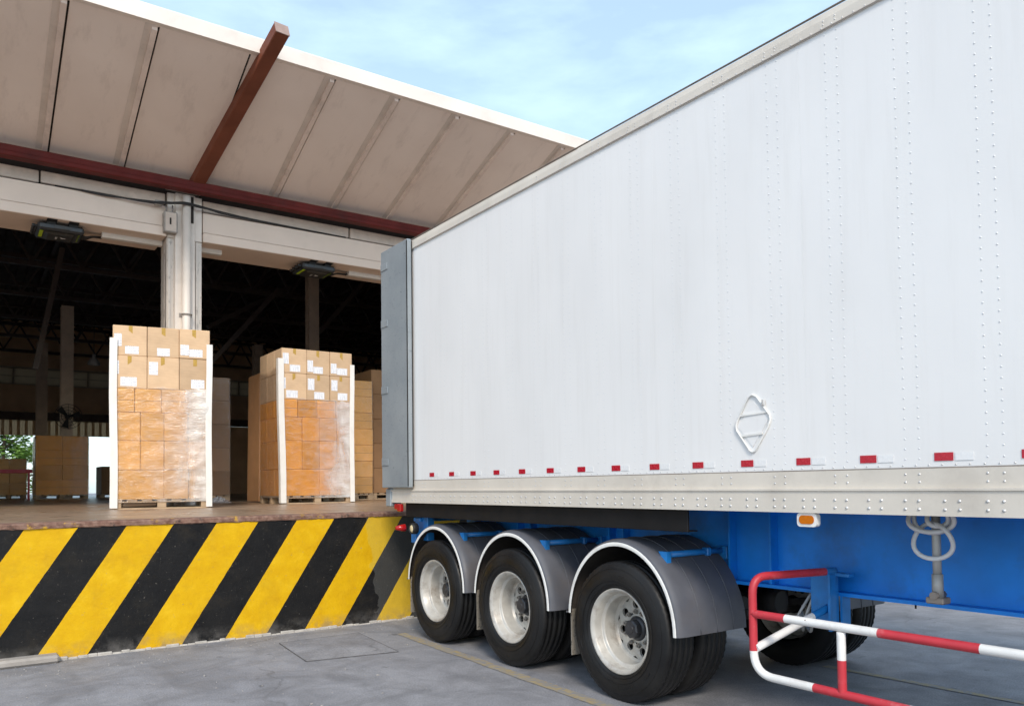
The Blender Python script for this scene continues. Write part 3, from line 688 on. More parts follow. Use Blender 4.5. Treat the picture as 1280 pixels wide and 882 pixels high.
m = MB(); m.box(T - .03, T + .015, 7.32, 7.40, 1.24, 1.32, 0, .01); m.box(T - .01, T + .02, 7.42, 7.5, 1.26, 1.32, 0, .01); m.build('red_marker_lamp', 'lamp_red', tr)
# black skirt under the rail
m = MB(); m.box(T + .03, T + .05, 3.48, 7.31, 1.19, 1.331, 0, .004); m.box(T + .051, T + .12, 3.48, 7.31, 1.19, 1.2); m.build('rubber_skirt', 'skirt_black', tr)
# chassis
for bx, sx in ((4.5, 1), (5.43, -1)):
    m = MB(); m.box(bx - .006, bx + .006, FR + 1, 7.3, .822, 1.31); m.box(bx - .085, bx + .085, FR + 1, 7.3, .80, .8215); m.box(bx - .085, bx + .085, FR + 1, 7.3, 1.31, 1.33)
    bm_ = m.build('chassis_beam', 'blue_paint', tr)
    for y in (-2.4, -.6, 3.36, 3.70, 4.78, 4.95, 6.05, 6.25, 7.0):
        m = MB(); a, b_ = (bx - .08, bx - .007) if sx > 0 else (bx + .007, bx + .08); m.box(a, b_, y - .008, y + .008, .823, 1.309); m.build('stiffener', 'blue_paint', bm_)
m = MB()
for y in (-3, -1, 1, 2.2, 3.5, 4.8, 6.1, 7.2): m.box(4.51, 5.42, y - .04, y + .04, .95, 1.15)
m.build('cross_member', 'blue_paint', tr)
m = MB(); m.box(3.82, 6.11, 7.2, 7.3, .92, 1.06, 0, .01); m.box(3.86, 3.94, 7.02, 7.28, .95, 1.19, 0, .006); m.box(3.83, 4.48, 7.12, 7.26, 1.14, 1.18, 0, .006); m.build('rear_crossbar', 'blue_bracket', tr)
m = MB(); m.lathe([(-.10, .0), (-.10, .018), (-.04, .034), (0, .04), (.02, .0)], 14, 0, (T + .03, 7.34, 1.075)); m.build('tail_lamp', 'lamp_red', tr)
m = MB(); m.lathe([(-.03, 0), (-.03, .03), (-.015, .045), (.03, .045)], 16, 0, (T + .03, 7.14, 1.075)); lm = m.build('round_lamp', 'lamp_clear', tr)
m = MB(); m.lathe([(-.02, .045), (-.035, .05), (-.02, .056), (.03, .056), (.03, .0)], 16, 0, (T + .03, 7.14, 1.075)); m.build('lamp_ring', 'seal_black', lm)
def rrect(y0, y1, z0, z1, r):
    return [(cy_ + r * math.cos(a), cz_ + r * math.sin(a)) for cy_, cz_, a0 in ((y1 - r, z1 - r, 0), (y0 + r, z1 - r, 90), (y0 + r, z0 + r, 180), (y1 - r, z0 + r, 270)) for a in [R(a0 + 15 * q) for q in range(7)]]
m = MB(); m.prism(rrect(2.54, 2.66, 1.257, 1.331, .02), 'X', T - .004, T + .03); al = m.build('amber_lamp_base', 'trim_white', tr)
m = MB(); m.prism(rrect(2.555, 2.645, 1.272, 1.318, .021), 'X', T - .009, T - .0035); m.build('amber_lens', 'lamp_amber', al)
# wheels (axis along X, outer face at -X)
WR = .485
def tyre_mesh():
    m = MB(); w = .14
    prof = [(-.105, .285), (-.125, .30), (-.142, .335), (-.148, .37), (-.146, .40), (-.140, .425), (-.132, .445), (-.124, .466), (-.118, .476), (-.108, .4815)]
    tread = []
    for g in (-.075, -.028, .028, .075): tread += [(g - .007, .4845), (g - .0065, .471), (g + .0065, .471), (g + .007, .4845)]
    prof = prof + [(-.1, .4835)] + tread + [(.1, .4835)] + [(-x, r) for x, r in reversed(prof)]
    sh = {7, 8, 9, 10, len(prof) - 8, len(prof) - 9, len(prof) - 10, len(prof) - 11}
    m.lathe(prof, 120, 0, wob=lambda i, j: (-.006 if (i in sh and j % 2 == 0) else 0))
    for rr, xx in ((.318, -.1365), (.352, -.1478), (.432, -.1385)):
        m.tube([(xx, rr * math.cos(2 * math.pi * j / 48), rr * math.sin(2 * math.pi * j / 48)) for j in range(48)], .0022, 5, 0, True)
    for j in range(3):   # moulded marks on the sidewall
        a0 = 2 * math.pi * j / 3 + .4
        m.tube([(-.1465, .395 * math.cos(a0 + t), .395 * math.sin(a0 + t)) for t in [.02 * q for q in range(8)]], .0035, 5)
    rnd = random.Random(5)
    for a0 in (.9, 2.6, 4.4):
        for q in range(9):
            a = a0 + q * .052; c_, s_ = math.cos(a), math.sin(a); hh = rnd.uniform(.008, .012)
            M = Matrix(((1, 0, 0), (0, -s_, c_), (0, c_, s_))); m.obox((-.1462, .377 * c_, .377 * s_), M, (.0028, rnd.uniform(.004, .0075), hh))
    return m.mesh('tyre', 'tyre_rubber', fix=False)
def wheel_mesh(deep):
    m = MB(); d = deep
    m.lathe([(-.108, .268), (-.124, .283), (-.126, .294), (-.116, .297), (-.104, .287), (-.06, .27), (.108, .27)], 64)
    m.lathe([(-.108, .268), (-.104, .265), (-.05, .259), (-.046, .257), (-.044, .250), (-.040, .240), (-.036, .237), (-.03, .236), (d - .024, .2355), (d - .02, .235), (d - .014, .229), (d - .004, .227), (d, .222)], 64)
    # disc with ten round hand holes
    r0, r1, n = .105, .222, 8
    for k in range(n):
        a0, a1 = 2 * math.pi * k / n, 2 * math.pi * (k + 1) / n; ac, rc, hr = (a0 + a1) / 2, .168, .031
        outer = []; inner = []
        N = 20
        for q in range(N):
            th = 2 * math.pi * q / N; c_, s_ = math.cos(th), math.sin(th); mxx = max(abs(c_), abs(s_)); u, v = c_ / mxx, s_ / mxx
            a = ac + v * (a1 - a0) / 2; r = (r0 + r1) / 2 + u * (r1 - r0) / 2; outer.append((d - .012 * (1 - (r - r0) / (r1 - r0)), r * math.cos(a), r * math.sin(a)))
            r_ = rc + c_ * hr; t_ = s_ * hr; inner.append((d - .004, r_ * math.cos(ac) - t_ * math.sin(ac), r_ * math.sin(ac) + t_ * math.cos(ac)))
        back = [(p[0] + .02, p[1], p[2]) for p in inner]
        m.add(outer + inner + back, [(q, (q + 1) % N, N + (q + 1) % N, N + q) for q in range(N)] + [(N + q, N + (q + 1) % N, 2 * N + (q + 1) % N, 2 * N + q) for q in range(N)])
    m.lathe([(d - .012, .105), (d - .02, .10), (d - .02, .075)], 40)
    return m.mesh('wheel', 'rim_silver', fix=False)
def hub_mesh():
    m = MB(); m.lathe([(.15, .088), (.06, .088), (.05, .08), (.04, .072), (.04, .064)], 32)
    m.lathe([(.04, .068), (.0, .066), (-.008, .056)], 8, smooth=False); m.disc(-.008, .056, 8); m.lathe([(-.008, .03), (-.013, .027)], 16); m.disc(-.013, .027, 16)
    return m.mesh('hub', 'hub_dark')
def nut_mesh():
    m = MB(); m.lathe([(.0, .016), (-.022, .015)], 6, smooth=False); m.disc(-.022, .015, 6); m.lathe([(-.022, .008), (-.034, .007)], 8); m.disc(-.034, .007, 8); return m.mesh('wheel_nut', 'nut_metal')
TY, WO, WI, HB, NU = tyre_mesh(), wheel_mesh(.082), wheel_mesh(-.0), hub_mesh(), nut_mesh()
AX = [(6.72, .495), (5.464, .487), (4.137, .478)]
m = MB(); m.disc(.145, .25, 32); BK = m.mesh('drum', 'under_dark')
for i, (wy, wz) in enumerate(AX):
    for sx, xo in ((1, T + .15), (-1, T2 - .15)):
        rot = (random.uniform(0, 6.28), 0, 0) if sx > 0 else (random.uniform(0, 6.28), 0, math.pi)
        w = kid(WO, 'wheel', tr, (xo - 4.965, wy - 1, wz), rot); kid(TY, 'tyre', w); kid(HB, 'hub', w); kid(BK, 'brake_drum', w)
        for k in range(10): a = 2 * math.pi * k / 10; kid(NU, 'wheel_nut', w, (.067, .119 * math.cos(a), .119 * math.sin(a)))
        w2 = kid(WI, 'wheel', tr, (xo + sx * .325 - 4.965, wy - 1, wz), rot); kid(TY, 'tyre', w2)
    m = MB(); m.tube([(4.0, wy, wz), (5.93, wy, wz)], .065, 12); m.box(4.42, 4.6, wy - .12, wy + .12, wz - .02, .8); m.box(5.33, 5.5, wy - .12, wy + .12, wz - .02, .8); m.tube([(4.75, wy - .28, wz + .1), (4.75, wy - .1, wz + .1)], .085, 14); m.tube([(5.2, wy - .28, wz + .1), (5.2, wy - .1, wz + .1)], .085, 14)
    m.build('axle', 'under_dark', tr)
    for xx in (4.5, 5.43):
        m = MB(); m.bar((xx, wy - .55, wz + .12), (xx, wy, wz + .05), .08, .05); m.bar((xx, wy, wz + .05), (xx, wy + .55, wz + .12), .08, .05); m.box(xx - .06, xx + .06, wy + .5, wy + .62, wz, .8); m.build('leaf_spring', 'under_dark', tr)
# fenders
def fender(wy, zc_, side):
    sx = 1 if side == T else -1; A, B_ = .565, .60; N = 36
    ang = [R(3 + (177 - 0) * i / N) for i in range(N + 1)]
    x0, x1 = side + sx * .03, side + sx * .68
    def P(x, a, d=0): return (x, wy + (A + d) * math.cos(a), zc_ + (B_ + d) * math.sin(a))
    m = MB(); prof = [(x0 - sx * .0, -.045), (x0 + sx * .001, -.02), (x0 + sx * .012, -.006), (x0 + sx * .05, .004), (x0 + sx * .09, .006)]
    k_ = [(x0 + sx * q, .006) for q in (.20, .36, .52)]
    prof += [(x0 + sx * .3, .006), (x0 + sx * .5, .006)]
    prof += [(x1, .006)]; prof_in = [(x1, -.002), (x0 + sx * .06, -.006), (x0 + sx * .02, -.016), (x0 + sx * .008, -.045)]
    def skin(pr, mi):
        vv = [P(x, a, d) for a in ang for x, d in pr]; n = len(pr)
        m.add(vv, [(i * n + j, i * n + j + 1, (i + 1) * n + j + 1, (i + 1) * n + j) for i in range(N) for j in range(n - 1)], mi, True)
    skin(prof, 0); skin(prof_in, 1)
    for a in (ang[0], ang[-1]): m.add([P(x, a, d) for x, d in prof] + [P(x, a, d) for x, d in prof_in], [tuple(range(len(prof) + len(prof_in)))], 0)
    f_ = m.build('fender', ['fender_plastic', 'fender_inner'], tr, fix=False)
    m = MB(); vv = []
    for a in ang: vv += [P(x0 - sx * .004, a, -.047), P(x0 - sx * .006, a, -.040), P(x0 - sx * .006, a, -.026), P(x0 - sx * .003, a, -.020)]
    m.add(vv, [(i * 4 + j, i * 4 + j + 1, (i + 1) * 4 + j + 1, (i + 1) * 4 + j) for i in range(N) for j in range(3)], 0, True); m.build('trim_strip', 'trim_white', f_)
    for q in k_: m = MB(); m.tube([P(q[0], a, .0075) for a in ang], .0032, 6); m.build('ridge', 'fender_plastic', f_)
    m = MB(); p0 = P(x1, ang[0]); m.box(min(x0, x1), max(x0, x1), p0[1] - .002, p0[1] + .014, p0[2] - .008, p0[2] + .006, 0, .003); m.build('edge_bead', 'fender_plastic', f_)
    yb = wy + A * math.cos(R(48)) * -1 + .04; 
    a = R(52); yb = wy - A * math.cos(a); zb = zc_ + B_ * math.sin(a) + .035
    m = MB(); m.tube([(side + sx * .17, yb, zb), (side + sx * .76, yb, zb)], .021, 12)
    m.prism([(yb - .03, zb + .022), (yb + .05, zb + .022), (yb - .028, zb - .07)], 'X', side + sx * .13, side + sx * .17)
    m.obox((side + sx * .55, yb, zb), Matrix.Identity(3), (.02, .028, .028), 0, .006); m.box(min(side + sx * .70, side + sx * .76), max(side + sx * .70, side + sx * .76), yb - .05, yb + .05, zb - .06, zb + .03, 0, .004)
    m.build('support_bar', 'blue_bracket', f_)
    m = MB(); yf = wy + A - .012; m.box(min(x0 + sx * .03, x1), max(x0 + sx * .03, x1), yf - .005, yf + .005, .22, zc_ + .05)
    m.build('mud_flap', 'mud_flap', f_)
for wy, wz in AX:
    fender(wy, wz + .035, T); fender(wy, wz + .035, T2)
# side guard, red and white tubes
def path_seg(pts, marks, r, name, par, mats=('guard_red', 'guard_white', 'blue_bracket')):
    P = [Vector(p) for p in pts]; dense = []; L = 0; mis = []
    for i in range(len(P) - 1):
        n = max(1, int((P[i + 1] - P[i]).length / .02))
        for k in range(n):
            dense.append(P[i].lerp(P[i + 1], k / n))
    dense.append(P[-1]); acc = 0
    for i in range(len(dense) - 1):
        acc += (dense[i + 1] - dense[i]).length
        c = marks[-1][1]
        for d, ci in marks:
            if acc <= d: c = ci; break
        mis.append(c)
    m = MB(); m.tube(dense, r, 12, 0, False, mis); return m.build(name, list(mats), par)
def corner(a, b_, c, r=.11, n=8):
    a, b_, c = Vector(a), Vector(b_), Vector(c); u, v = (a - b_).normalized(), (c - b_).normalized(); out = []
    for i in range(n + 1):
        t = i / n; p0 = b_ + u * r; p2 = b_ + v * r; out.append(p0.lerp(b_, t).lerp(b_.lerp(p2, t), t))
    return out
GX = T + .02
m = MB(); m.box(4.36, 4.415, 2.86, 3.02, .60, .94, 0, .004); m.box(4.36, 4.42, 2.76, 2.86, .925, .945, 0, .003); m.box(4.416, 4.50, 2.84, 2.855, .62, .80); m.box(4.30, 4.36, 2.845, 2.86, .60, .94); sg = m.build('side_guard', 'blue_bracket', tr)
pA, pB, pC, pD = (4.38, 2.86, .955), (GX, 2.985, .955), (GX, 2.985, .405), (GX, 1.0, .37)
outer = [pA] + corner(pA, pB, pC, .1) + corner(pB, pC, pD, .13) + [(GX, -2.6, .37)]
path_seg(outer, [(.09, 2), (1.02, 0), (1.50, 1), (2.02, 0), (2.5, 1), (3.1, 0), (3.6, 1), (9, 0)], .0235, 'guard_tube', sg)
path_seg([(GX, 2.985, .745), (GX, 1.0, .742), (GX, -2.6, .742)], [(.24, 0), (.78, 1), (1.255, 0), (1.72, 1), (2.2, 0), (2.7, 1), (3.2, 0), (9, 1)], .0235, 'guard_tube', sg)
path_seg([(GX, 2.43, .72), (GX, 2.43, .39)], [(.16, 1), (9, 0)], .0225, 'guard_tube', sg)
path_seg([(GX, 1.2, .72), (GX, 1.2, .39)], [(.16, 1), (9, 0)], .0225, 'guard_tube', sg)
path_seg([(GX, 2.97, .55), (4.36, 2.90, .73)], [(.50, 1), (9, 2)], .0235, 'guard_tube', sg)
# hose post and hoses
PX, PY = 4.1, 2.10
m = MB(); m.tube([(PX, PY, 1.335), (PX, PY, 1.02)], .021, 12); m.tube([(PX, PY, 1.02), (PX, PY, .90)], .027, 12); m.build('hose_post', 'pipe_grey', tr)
m = MB(); m.box(PX - .04, PX + .04, PY - .045, PY + .045, .872, .905, 0, .006); m.tube([(PX - .05, PY, .915), (PX + .05, PY, .915)], .02, 8); m.build('post_clamp', 'rail_dark', tr)
m = MB()
for cy_, cz_, ry, rz, dx in ((PY, 1.19, .098, .09, -.035), (PY, 1.305, .115, .07, -.05), (PY + .005, 1.315, .095, .085, -.02), (PY - .03, 1.32, .05, .055, -.04)):
    m.tube([(PX + dx + .02 * math.sin(t * 2), cy_ + ry * math.cos(t), cz_ + rz * math.sin(t)) for t in [2 * math.pi * i / 28 for i in range(28)]], .012, 8, 0, True)
m.build('air_hose', 'hose_grey', tr)
m = MB()
for k in range(3): m.tube(smooth_path([(4.40 + .05 * k, 3.0 + .05 * k, .80), (4.42, 3.05 + .06 * k, .62), (4.6, 3.2 + .05 * k, .52), (4.8, 3.4, .6)], 6), .010, 6)
m.build('brake_hose', 'pipe_grey', tr)
m = MB(); m.lathe([(-.03, .0), (-.03, .02), (0, .035), (.03, .0)], 10, 0, (6.2, 3.3, .62)); m.tube([(6.0, 3.32, .7), (6.2, 3.3, .62)], .012, 6); m.tube([(6.14, 3.32, .5), (6.14, 3.32, .7)], .008, 6); m.build('far_lamp', 'under_dark', tr)
for lx in (4.35, 5.58):
    m = MB(); m.box(lx - .06, lx + .06, -1.6, -1.48, .35, 1.33, 0, .005); m.box(lx - .045, lx + .045, -1.585, -1.495, .06, .349); m.box(lx - .13, lx + .13, -1.66, -1.42, .0, .06, 0, .01); m.build('landing_leg', 'blue_paint', tr)

# ------------------------------------------------------------------ goods on pallets
def pallet(label, loc, rz, w, d, group='wooden pallets under the goods'):
    t = thing('wooden_pallet', label, 'pallet', loc, rz, group); n = 7; bw = w / n * .72
    for i in range(n):
        x = i * (w - bw) / (n - 1); m = MB(); m.box(x, x + bw, 0, d, .115, .137, 0, .003); m.build('deck_board', 'pallet_wood', t, (0, 0, 0))
    for y in (0, d / 2 - .05, d - .1):
        m = MB(); m.box(0, w, y, y + .1, .096, .1148); m.box(0, w, y, y + .1, 0, .02); m.build('stringer_board', 'pallet_wood', t, (0, 0, 0))
        for x in (.0, w / 2 - .06, w - .12): m = MB(); m.box(x, x + .12, y + .002, y + .098, .0205, .0955, 0, .003); m.build('block', 'pallet_wood', t, (0, 0, 0))
    return t
def carton(frame, x0, x1, y0, y1, z0, z1, mt, label, group, tape=False, papers=(), seam=False):
    g = .004; j = random.uniform(-.006, .006); w, d, hh = x1 - x0 - g, y1 - y0 - g, z1 - z0 - .003
    m = MB(); m.box(-w / 2, w / 2, -d / 2, d / 2, 0, hh, 0, .007)
    c = m.build('carton', mt, None, (0, 0, 0))
    c.matrix_world = frame @ Matrix.Translation(((x0 + x1) / 2, (y0 + y1) / 2 + j, z0)) @ Matrix.Rotation(random.uniform(-.014, .014), 4, 'Z')
    OFF[c.name] = (0, 0, 0); tag(c, label, 'carton', group); f = -d / 2
    if tape:
        tw = .026; td = random.uniform(.085, .115); s_ = random.uniform(-.025, .025); cx_ = random.uniform(-.01, .01)
        m = MB(); m.prism([(cx_ - tw, hh - .004), (cx_ + tw, hh - .004), (cx_ + tw, hh - td - s_), (cx_ - tw, hh - td + s_)], 'Y', f - .0016, f - .0004); m.build('tape', 'tape_ochre', c, (0, 0, 0))
    for (px, pz, pw, phh) in papers:
        m = MB(); m.box(-w / 2 + px * w, -w / 2 + (px + pw) * w, f - .0022, f - .0005, pz * hh, (pz + phh) * hh); m.build('paper_label', 'paper_label', c, (0, 0, 0))
    if seam:
        m = MB(); m.box(-w / 2 + .01, w / 2 - .01, f - .0012, f + .0004, hh * .5 - .003, hh * .5 + .003); m.build('flap_seam', 'card_dull', c, (0, 0, 0))
    return c
ORD = ['first', 'second', 'third', 'fourth', 'fifth', 'sixth']
ROWN = ['bottom row', 'second row up', 'third row up', 'fourth row up', 'fifth row up', 'top row']
PAPERS = {(5, 0): [(.04, .30, .22, .42), (.36, .06, .40, .26)], (5, 1): [(.30, .04, .40, .26)], (5, 2): [(.03, .10, .28, .36), (.32, .06, .44, .26)],
          (4, 0): [(.02, .42, .16, .42), (.22, .06, .48, .28)], (4, 1): [(.05, .44, .28, .40)], (4, 2): [(.38, .06, .44, .28)]}
PAPERS2 = {(5, 0): [(.04, .36, .24, .44), (.32, .06, .42, .28)], (5, 1): [(.03, .10, .24, .48), (.28, .05, .42, .28)], (5, 2): [(.03, .10, .26, .42), (.30, .06, .48, .28)],
           (4, 0): [(.02, .40, .14, .42), (.18, .06, .46, .28)], (4, 1): [(.05, .40, .28, .44), (.32, .05, .44, .28)], (4, 2): [(.05, .42, .28, .42), (.34, .06, .44, .28)]}
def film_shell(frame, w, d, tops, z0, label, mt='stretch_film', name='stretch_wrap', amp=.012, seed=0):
    m = MB(); nz = 46; sides = [((0, -.012), (w, -.012), tops[0]), ((w + .012, 0), (w + .012, d), tops[1]), ((w, d + .012), (0, d + .012), tops[2]), ((-.012, d), (-.012, 0), tops[3])]
    for si, (a, b_, top) in enumerate(sides):
        nx = 40; nrm = Vector((b_[1] - a[1], -(b_[0] - a[0]), 0)).normalized(); vv = []
        for i in range(nx + 1):
            for k in range(nz + 1):
                s_ = i / nx; zt = top + .05 * noise.noise((s_ * 5 + seed, si * 3.1, 0)) + .03 * noise.noise((s_ * 17, seed, si)); z = z0 + (zt - z0) * k / nz
                p = Vector((a[0] + (b_[0] - a[0]) * s_, a[1] + (b_[1] - a[1]) * s_, z))
                q = Vector((s_ * 3 + seed * 7 + si * 11, z * 9, z * 1.2 + s_ * 4)); dd = abs(noise.noise(q)) * amp * 1.6 + noise.noise(q * 2.7) * amp * .5
                dd += amp * .5 * abs(noise.noise(Vector((s_ * 14 + z * 9, z * 3, seed))))
                vv.append(p + nrm * max(dd, -.002))
        m.add(vv, [(i * (nz + 1) + k, (i + 1) * (nz + 1) + k, (i + 1) * (nz + 1) + k + 1, i * (nz + 1) + k + 1) for i in range(nx) for k in range(nz)], 0, True)
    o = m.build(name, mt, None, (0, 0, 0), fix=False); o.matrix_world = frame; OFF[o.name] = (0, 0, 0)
    return tag(o, label, 'stretch film', 'clear film round the pallet loads')
def protector(frame, x, y, z0, z1, sx, sy, lean, label, wd=.10):
    m = MB(); n = 6; vv = []; t_ = .006
    for i in range(n + 1):
        z = z0 + (z1 - z0) * i / n; f_ = i / n; ox = lean * f_ + .006 * math.sin(f_ * 7 + x)
        prof = [(0, 0), (wd * sx, 0), (wd * sx, t_ * sy), (t_ * sx, t_ * sy), (t_ * sx, wd * sy), (0, wd * sy)]
        vv += [(x + ox + p[0], y + p[1], z) for p in prof]
    fs = [(i * 6 + j, i * 6 + (j + 1) % 6, (i + 1) * 6 + (j + 1) % 6, (i + 1) * 6 + j) for i in range(n) for j in range(6)] + [tuple(range(6)), tuple(range(n * 6, n * 6 + 6))]
    m.add(vv, fs); o = m.build('edge_protector', 'board_white', None, (x, y, z0)); o.matrix_world = frame @ Matrix.Translation((x, y, z0)); OFF[o.name] = (0, 0, 0)
    tag(o, label, 'edge protector', 'white corner boards of the front pallet loads')
def big_load(which, loc, rz, zs, lower_mat, side_top, papers, seed):
    w, d = 1.3, 1.2; fr = Matrix.Translation(loc) @ Matrix.Rotation(rz, 4, 'Z')
    pallet('wooden pallet under the %s tall carton load on the dock' % which, loc, rz, w, d)
    zs = [z - loc[2] for z in zs]
    cols_ = [[0, .52, .78, 1], [0, .28, .52, .77, 1], [0, .28, .52, .77, 1], [0, .22, .49, .76, 1], [0, .345, .675, 1], [0, .345, .675, 1]]
    gname = 'cartons on the %s front pallet' % which
    for r in range(6):
        cs = cols_[r]; up = r >= 4
        for c in range(len(cs) - 1):
            extra = '' if not up else ' with white label' if len(papers.get((r, c), ())) == 1 else ' with white labels'
            lab = '%s carton%s, %s, %s from left, %s front pallet load' % ('light brown' if up else 'film wrapped brown', extra, ROWN[r], ORD[c], which)
            carton(fr, cs[c] * w, cs[c + 1] * w, 0, .4, zs[r], zs[r + 1], 'card_light' if up else lower_mat, lab, gname, up, papers.get((r, c), ()), r == 3)
        for side, x0, x1 in (('left', 0, cs[1] * w), ('right', cs[-2] * w, w)):
            for k, nm in ((1, 'middle'), (2, 'rear')):
                carton(fr, x0, x1, k * .4, (k + 1) * .4, zs[r], zs[r + 1], 'card_light' if up else lower_mat, '%s carton, %s, %s side %s, %s front pallet' % ('light brown' if up else 'brown', ROWN[r], side, nm, which), gname)
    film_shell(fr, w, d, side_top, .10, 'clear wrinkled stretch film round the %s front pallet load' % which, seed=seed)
    protector(fr, -.028, -.028, .02, zs[5] + .24, 1, 1, -.012 if which == 'left' else -.045, 'white corner board at the left edge of the %s front pallet load' % which)
    protector(fr, w + .028, -.028, .02, zs[5] + .22, -1, 1, .004, 'white corner board at the right edge of the %s front pallet load' % which, .085)
big_load('left', (1.80, 12.5, DZ), R(-10), [1.354, 1.78, 2.20, 2.61, 2.954, 3.423, 3.859], 'card_brown', (1.75, 1.8, 1.8, 2.0), PAPERS, 1)
big_load('right', (4.585, 13.5, DZ), 0, [1.354, 1.818, 2.315, 2.73, 3.036, 3.494, 3.925], 'card_orange', (1.83, 1.9, 2.1, 2.38), PAPERS2, 2)
def back_load(name, loc, w, d, hgt, rows, cols, desc, film=True, seed=3, mt='card_dull'):
    fr = Matrix.Translation(loc)
    pallet('wooden pallet under the %s' % name, loc, 0, w, d)
    z0 = .14; dz = (hgt - z0) / rows; nn = ['lowest', 'second', 'third', 'fourth', 'fifth', 'sixth', 'seventh']
    for r in range(rows):
        for c in range(cols):
            nm = '' if cols == 1 else (' left' if c == 0 else ' right' if c == cols - 1 else ' centre')
            carton(fr, w * c / cols, w * (c + 1) / cols, 0, d, z0 + r * dz, z0 + (r + 1) * dz, mt, '%s carton, %s layer%s, of the %s' % (desc, nn[r] if r < rows - 1 else 'topmost', nm, name), 'cartons of the %s' % name, False, (), r % 2 == 0)
    if film: film_shell(fr, w, d, (hgt - .02,) * 4, .12, 'dull clear film round the %s' % name, 'film_dim', seed=seed)
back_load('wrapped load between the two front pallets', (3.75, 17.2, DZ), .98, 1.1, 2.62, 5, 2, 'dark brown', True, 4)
back_load('narrow load right of the right front pallet', (6.75, 16.2, DZ), .80, 1.0, 2.62, 7, 1, 'brown', True, 5, 'card_brown')
back_load('taller carton stack next to the trailer rear', (7.62, 16.4, DZ), 1.2, 1.0, 2.92, 5, 2, 'plain brown', False, 6)
m = MB(); m.bar((4.86, 16.0, DZ + .02), (4.90, 16.02, DZ + 2.55), .035, .75, 0, .004, (0, 1, 0)); single(m, 'fibreboard_sheet', 'fibreboard', 'tall narrow brown fibreboard sheet standing left of the right front pallet', 'board', (4.88, 16.0, DZ))
back_load('glossy load far back in the hall', (2.05, 29.5, DZ), 1.5, 1.2, 2.05, 4, 2, 'orange brown', True, 7, 'card_orange')
back_load('low load at the far left', (.98, 32.4, DZ), 1.0, 1.2, 1.40, 3, 2, 'dull brown', True, 8, 'card_brown')
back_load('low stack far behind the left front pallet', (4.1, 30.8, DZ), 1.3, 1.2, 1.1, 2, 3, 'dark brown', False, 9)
br = thing('barrier_rail', 'low red barrier rail in front of the far left goods', 'barrier', (.8, 28.5, DZ))
m = MB(); m.box(-1.2, 1.9, 28.47, 28.53, DZ + .82, DZ + .94, 0, .01); m.build('rail', 'guard_red', br)
for x in (-1.1, .4, 1.8): m = MB(); m.box(x - .03, x + .03, 28.47, 28.53, DZ, DZ + .819); m.build('post', 'guard_red', br)
pn = thing('control_panel', 'small dark control panel on a thin post beyond the left pallet', 'control panel', (4.35, 27.5, DZ))
m = MB(); m.box(4.2, 4.5, 27.45, 27.55, DZ + 1.0, DZ + 1.75, 0, .02); m.build('panel', 'under_dark', pn)
m = MB(); m.tube([(4.35, 27.5, DZ), (4.35, 27.5, DZ + .999)], .03, 8); m.build('post', 'under_dark', pn)
m = MB(); n = 26; vv = [(3.95 + .5 * i / n + .02 * noise.noise((i * .9, k * .7, 1)), 15.9 + .35 * k / n, DZ + .004 + max(0, math.sin(math.pi * i / n) * math.sin(math.pi * k / n)) * (.09 + .09 * noise.noise((i * .55, k * .55, 3)))) for i in range(n + 1) for k in range(n + 1)]
m.add(vv, [(i * (n + 1) + k, (i + 1) * (n + 1) + k, (i + 1) * (n + 1) + k + 1, i * (n + 1) + k + 1) for i in range(n) for k in range(n)])
single(m, 'crumpled_film', 'crumpled', 'crumpled shiny film heap on the floor between the two front pallets', 'packing film', (4.2, 16.1, DZ))
# hall fan and pendant lamp
fn = thing('wall_fan', 'large dark industrial fan mounted on a hall column', 'fan', (2.95, 29.6, 3.9))
for rr in (.40, .30, .20, .10): m = MB(); m.tube([(2.95 + rr * math.cos(t), 29.45, 3.9 + rr * math.sin(t)) for t in [2 * math.pi * i / 28 for i in range(28)]], .008, 5, 0, True); m.build('guard_ring', 'seal_black', fn)
m = MB()
for k in range(12): a = 2 * math.pi * k / 12; m.tube([(2.95 + .05 * math.cos(a), 29.44, 3.9 + .05 * math.sin(a)), (2.95 + .4 * math.cos(a), 29.45, 3.9 + .4 * math.sin(a))], .005, 4)
m.build('guard_spokes', 'seal_black', fn)
for k in range(3):
    a = 2 * math.pi * k / 3 + .3; u = Vector((math.cos(a), 0, math.sin(a))); v = Vector((-math.sin(a), .35, math.cos(a))); c0 = Vector((2.95, 29.52, 3.9)); m = MB()
    q = [c0 + u * .05 - v * .03, c0 + u * .36 - v * .11, c0 + u * .37 + v * .09, c0 + u * .05 + v * .03]; m.add(q + [p + Vector((0, .01, 0)) for p in q], [(0, 1, 2, 3), (7, 6, 5, 4), (0, 4, 5, 1), (1, 5, 6, 2), (2, 6, 7, 3), (3, 7, 4, 0)]); m.build('blade', 'under_dark', fn)
m = MB(); m.lathe([(29.48, .0), (29.48, .06), (29.66, .07), (29.70, .04), (29.82, .04), (29.82, .0)], 14, 0, (2.95, 0, 3.9), 'Y'); m.build('motor', 'under_dark', fn)
pl = thing('pendant_lamp', 'bell shaped metal pendant lamp hanging in the hall', 'lamp', (3.75, 30, 6.0))
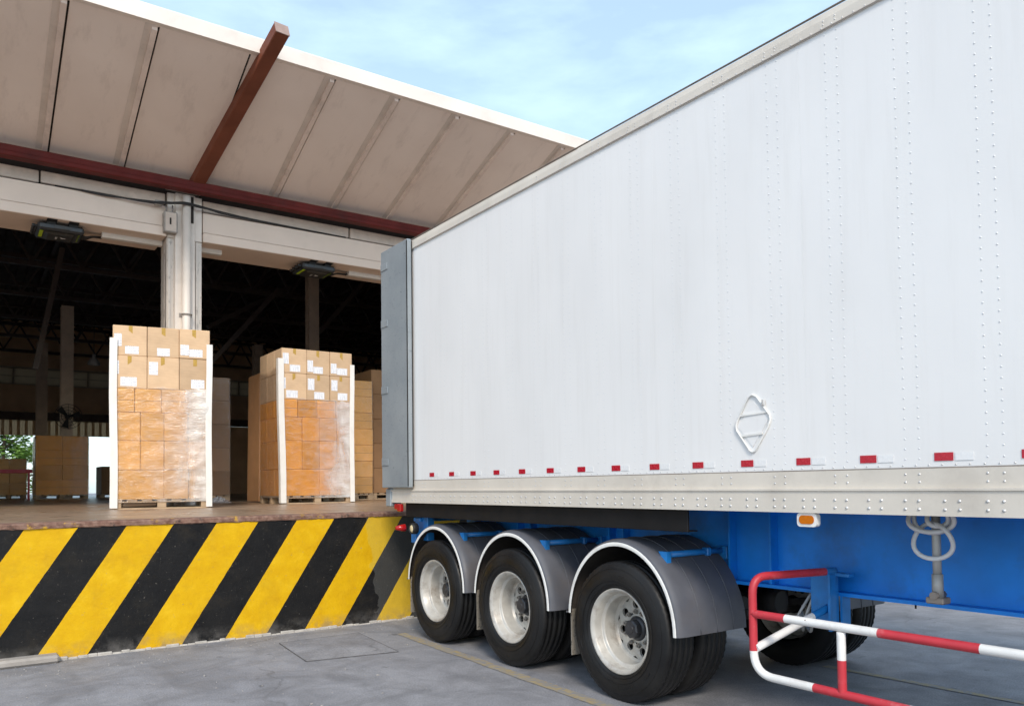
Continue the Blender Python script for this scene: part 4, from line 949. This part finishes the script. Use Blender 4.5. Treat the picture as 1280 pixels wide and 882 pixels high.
m = MB(); m.lathe([(5.72, .20), (5.80, .19), (5.92, .11), (5.98, .06), (6.08, .05)], 20, 0, (3.75, 30, 0), 'Z'); m.build('shade', 'pipe_grey', pl)
m = MB(); m.tube([(3.75, 30, 6.08), (3.75, 30, 9.1)], .012, 6); m.build('rod', 'under_dark', pl)

# ------------------------------------------------------------------ trees behind the hall
def tree(label, x, y, hgt, rad, seed):
    rnd = random.Random(seed); t = thing('leafy_tree', label, 'tree', (x, y, 0), 0, 'trees behind the warehouse')
    m = MB(); m.tube([(0, 0, 0), (.08, .05, hgt * .3), (-.05, .1, hgt * .55), (.05, 0, hgt * .85)], [.24, .18, .12, .04], 9)
    for k in range(9):
        a = rnd.uniform(0, 6.28); z = hgt * rnd.uniform(.2, .7); q = Vector((math.cos(a) * rad * .8, math.sin(a) * rad * .8, z + hgt * .18)); m.tube([(0, .05, z), q * .5 + Vector((0, 0, z * .55)), q], [.08, .05, .02], 6)
    m.build('trunk', 'bark', t, (0, 0, 0))
    m = MB(); cl = []
    for k in range(70):
        a = rnd.uniform(0, 6.28); zz = rnd.uniform(-1, 1); rr = rad * math.sqrt(max(0, 1 - zz * zz)) * rnd.uniform(.5, 1.05); cl.append(Vector((math.cos(a) * rr, math.sin(a) * rr, hgt * .52 + zz * hgt * .5)))
    for c in cl:
        for k in range(150):
            p = c + Vector((rnd.gauss(0, .38), rnd.gauss(0, .38), rnd.gauss(0, .32))); s_ = rnd.uniform(.10, .2)
            M = Matrix.Rotation(rnd.uniform(0, 6.28), 3, 'Z') @ Matrix.Rotation(rnd.uniform(-1.2, 1.2), 3, 'X')
            m.add([p + M @ Vector(q) * s_ for q in ((-1, 0, 0), (0, -.45, .1), (1, 0, 0), (0, .45, .1))], [(0, 1, 2, 3)])
    m.build('crown', 'leaf_green', t, (0, 0, 0), fix=False)
tree('bright green leafy tree seen through the far left hall opening', 2.6, 64, 7.0, 3.0, 1)
tree('bushy green tree mostly hidden behind the far left goods', -1.8, 70, 8.0, 3.0, 2)
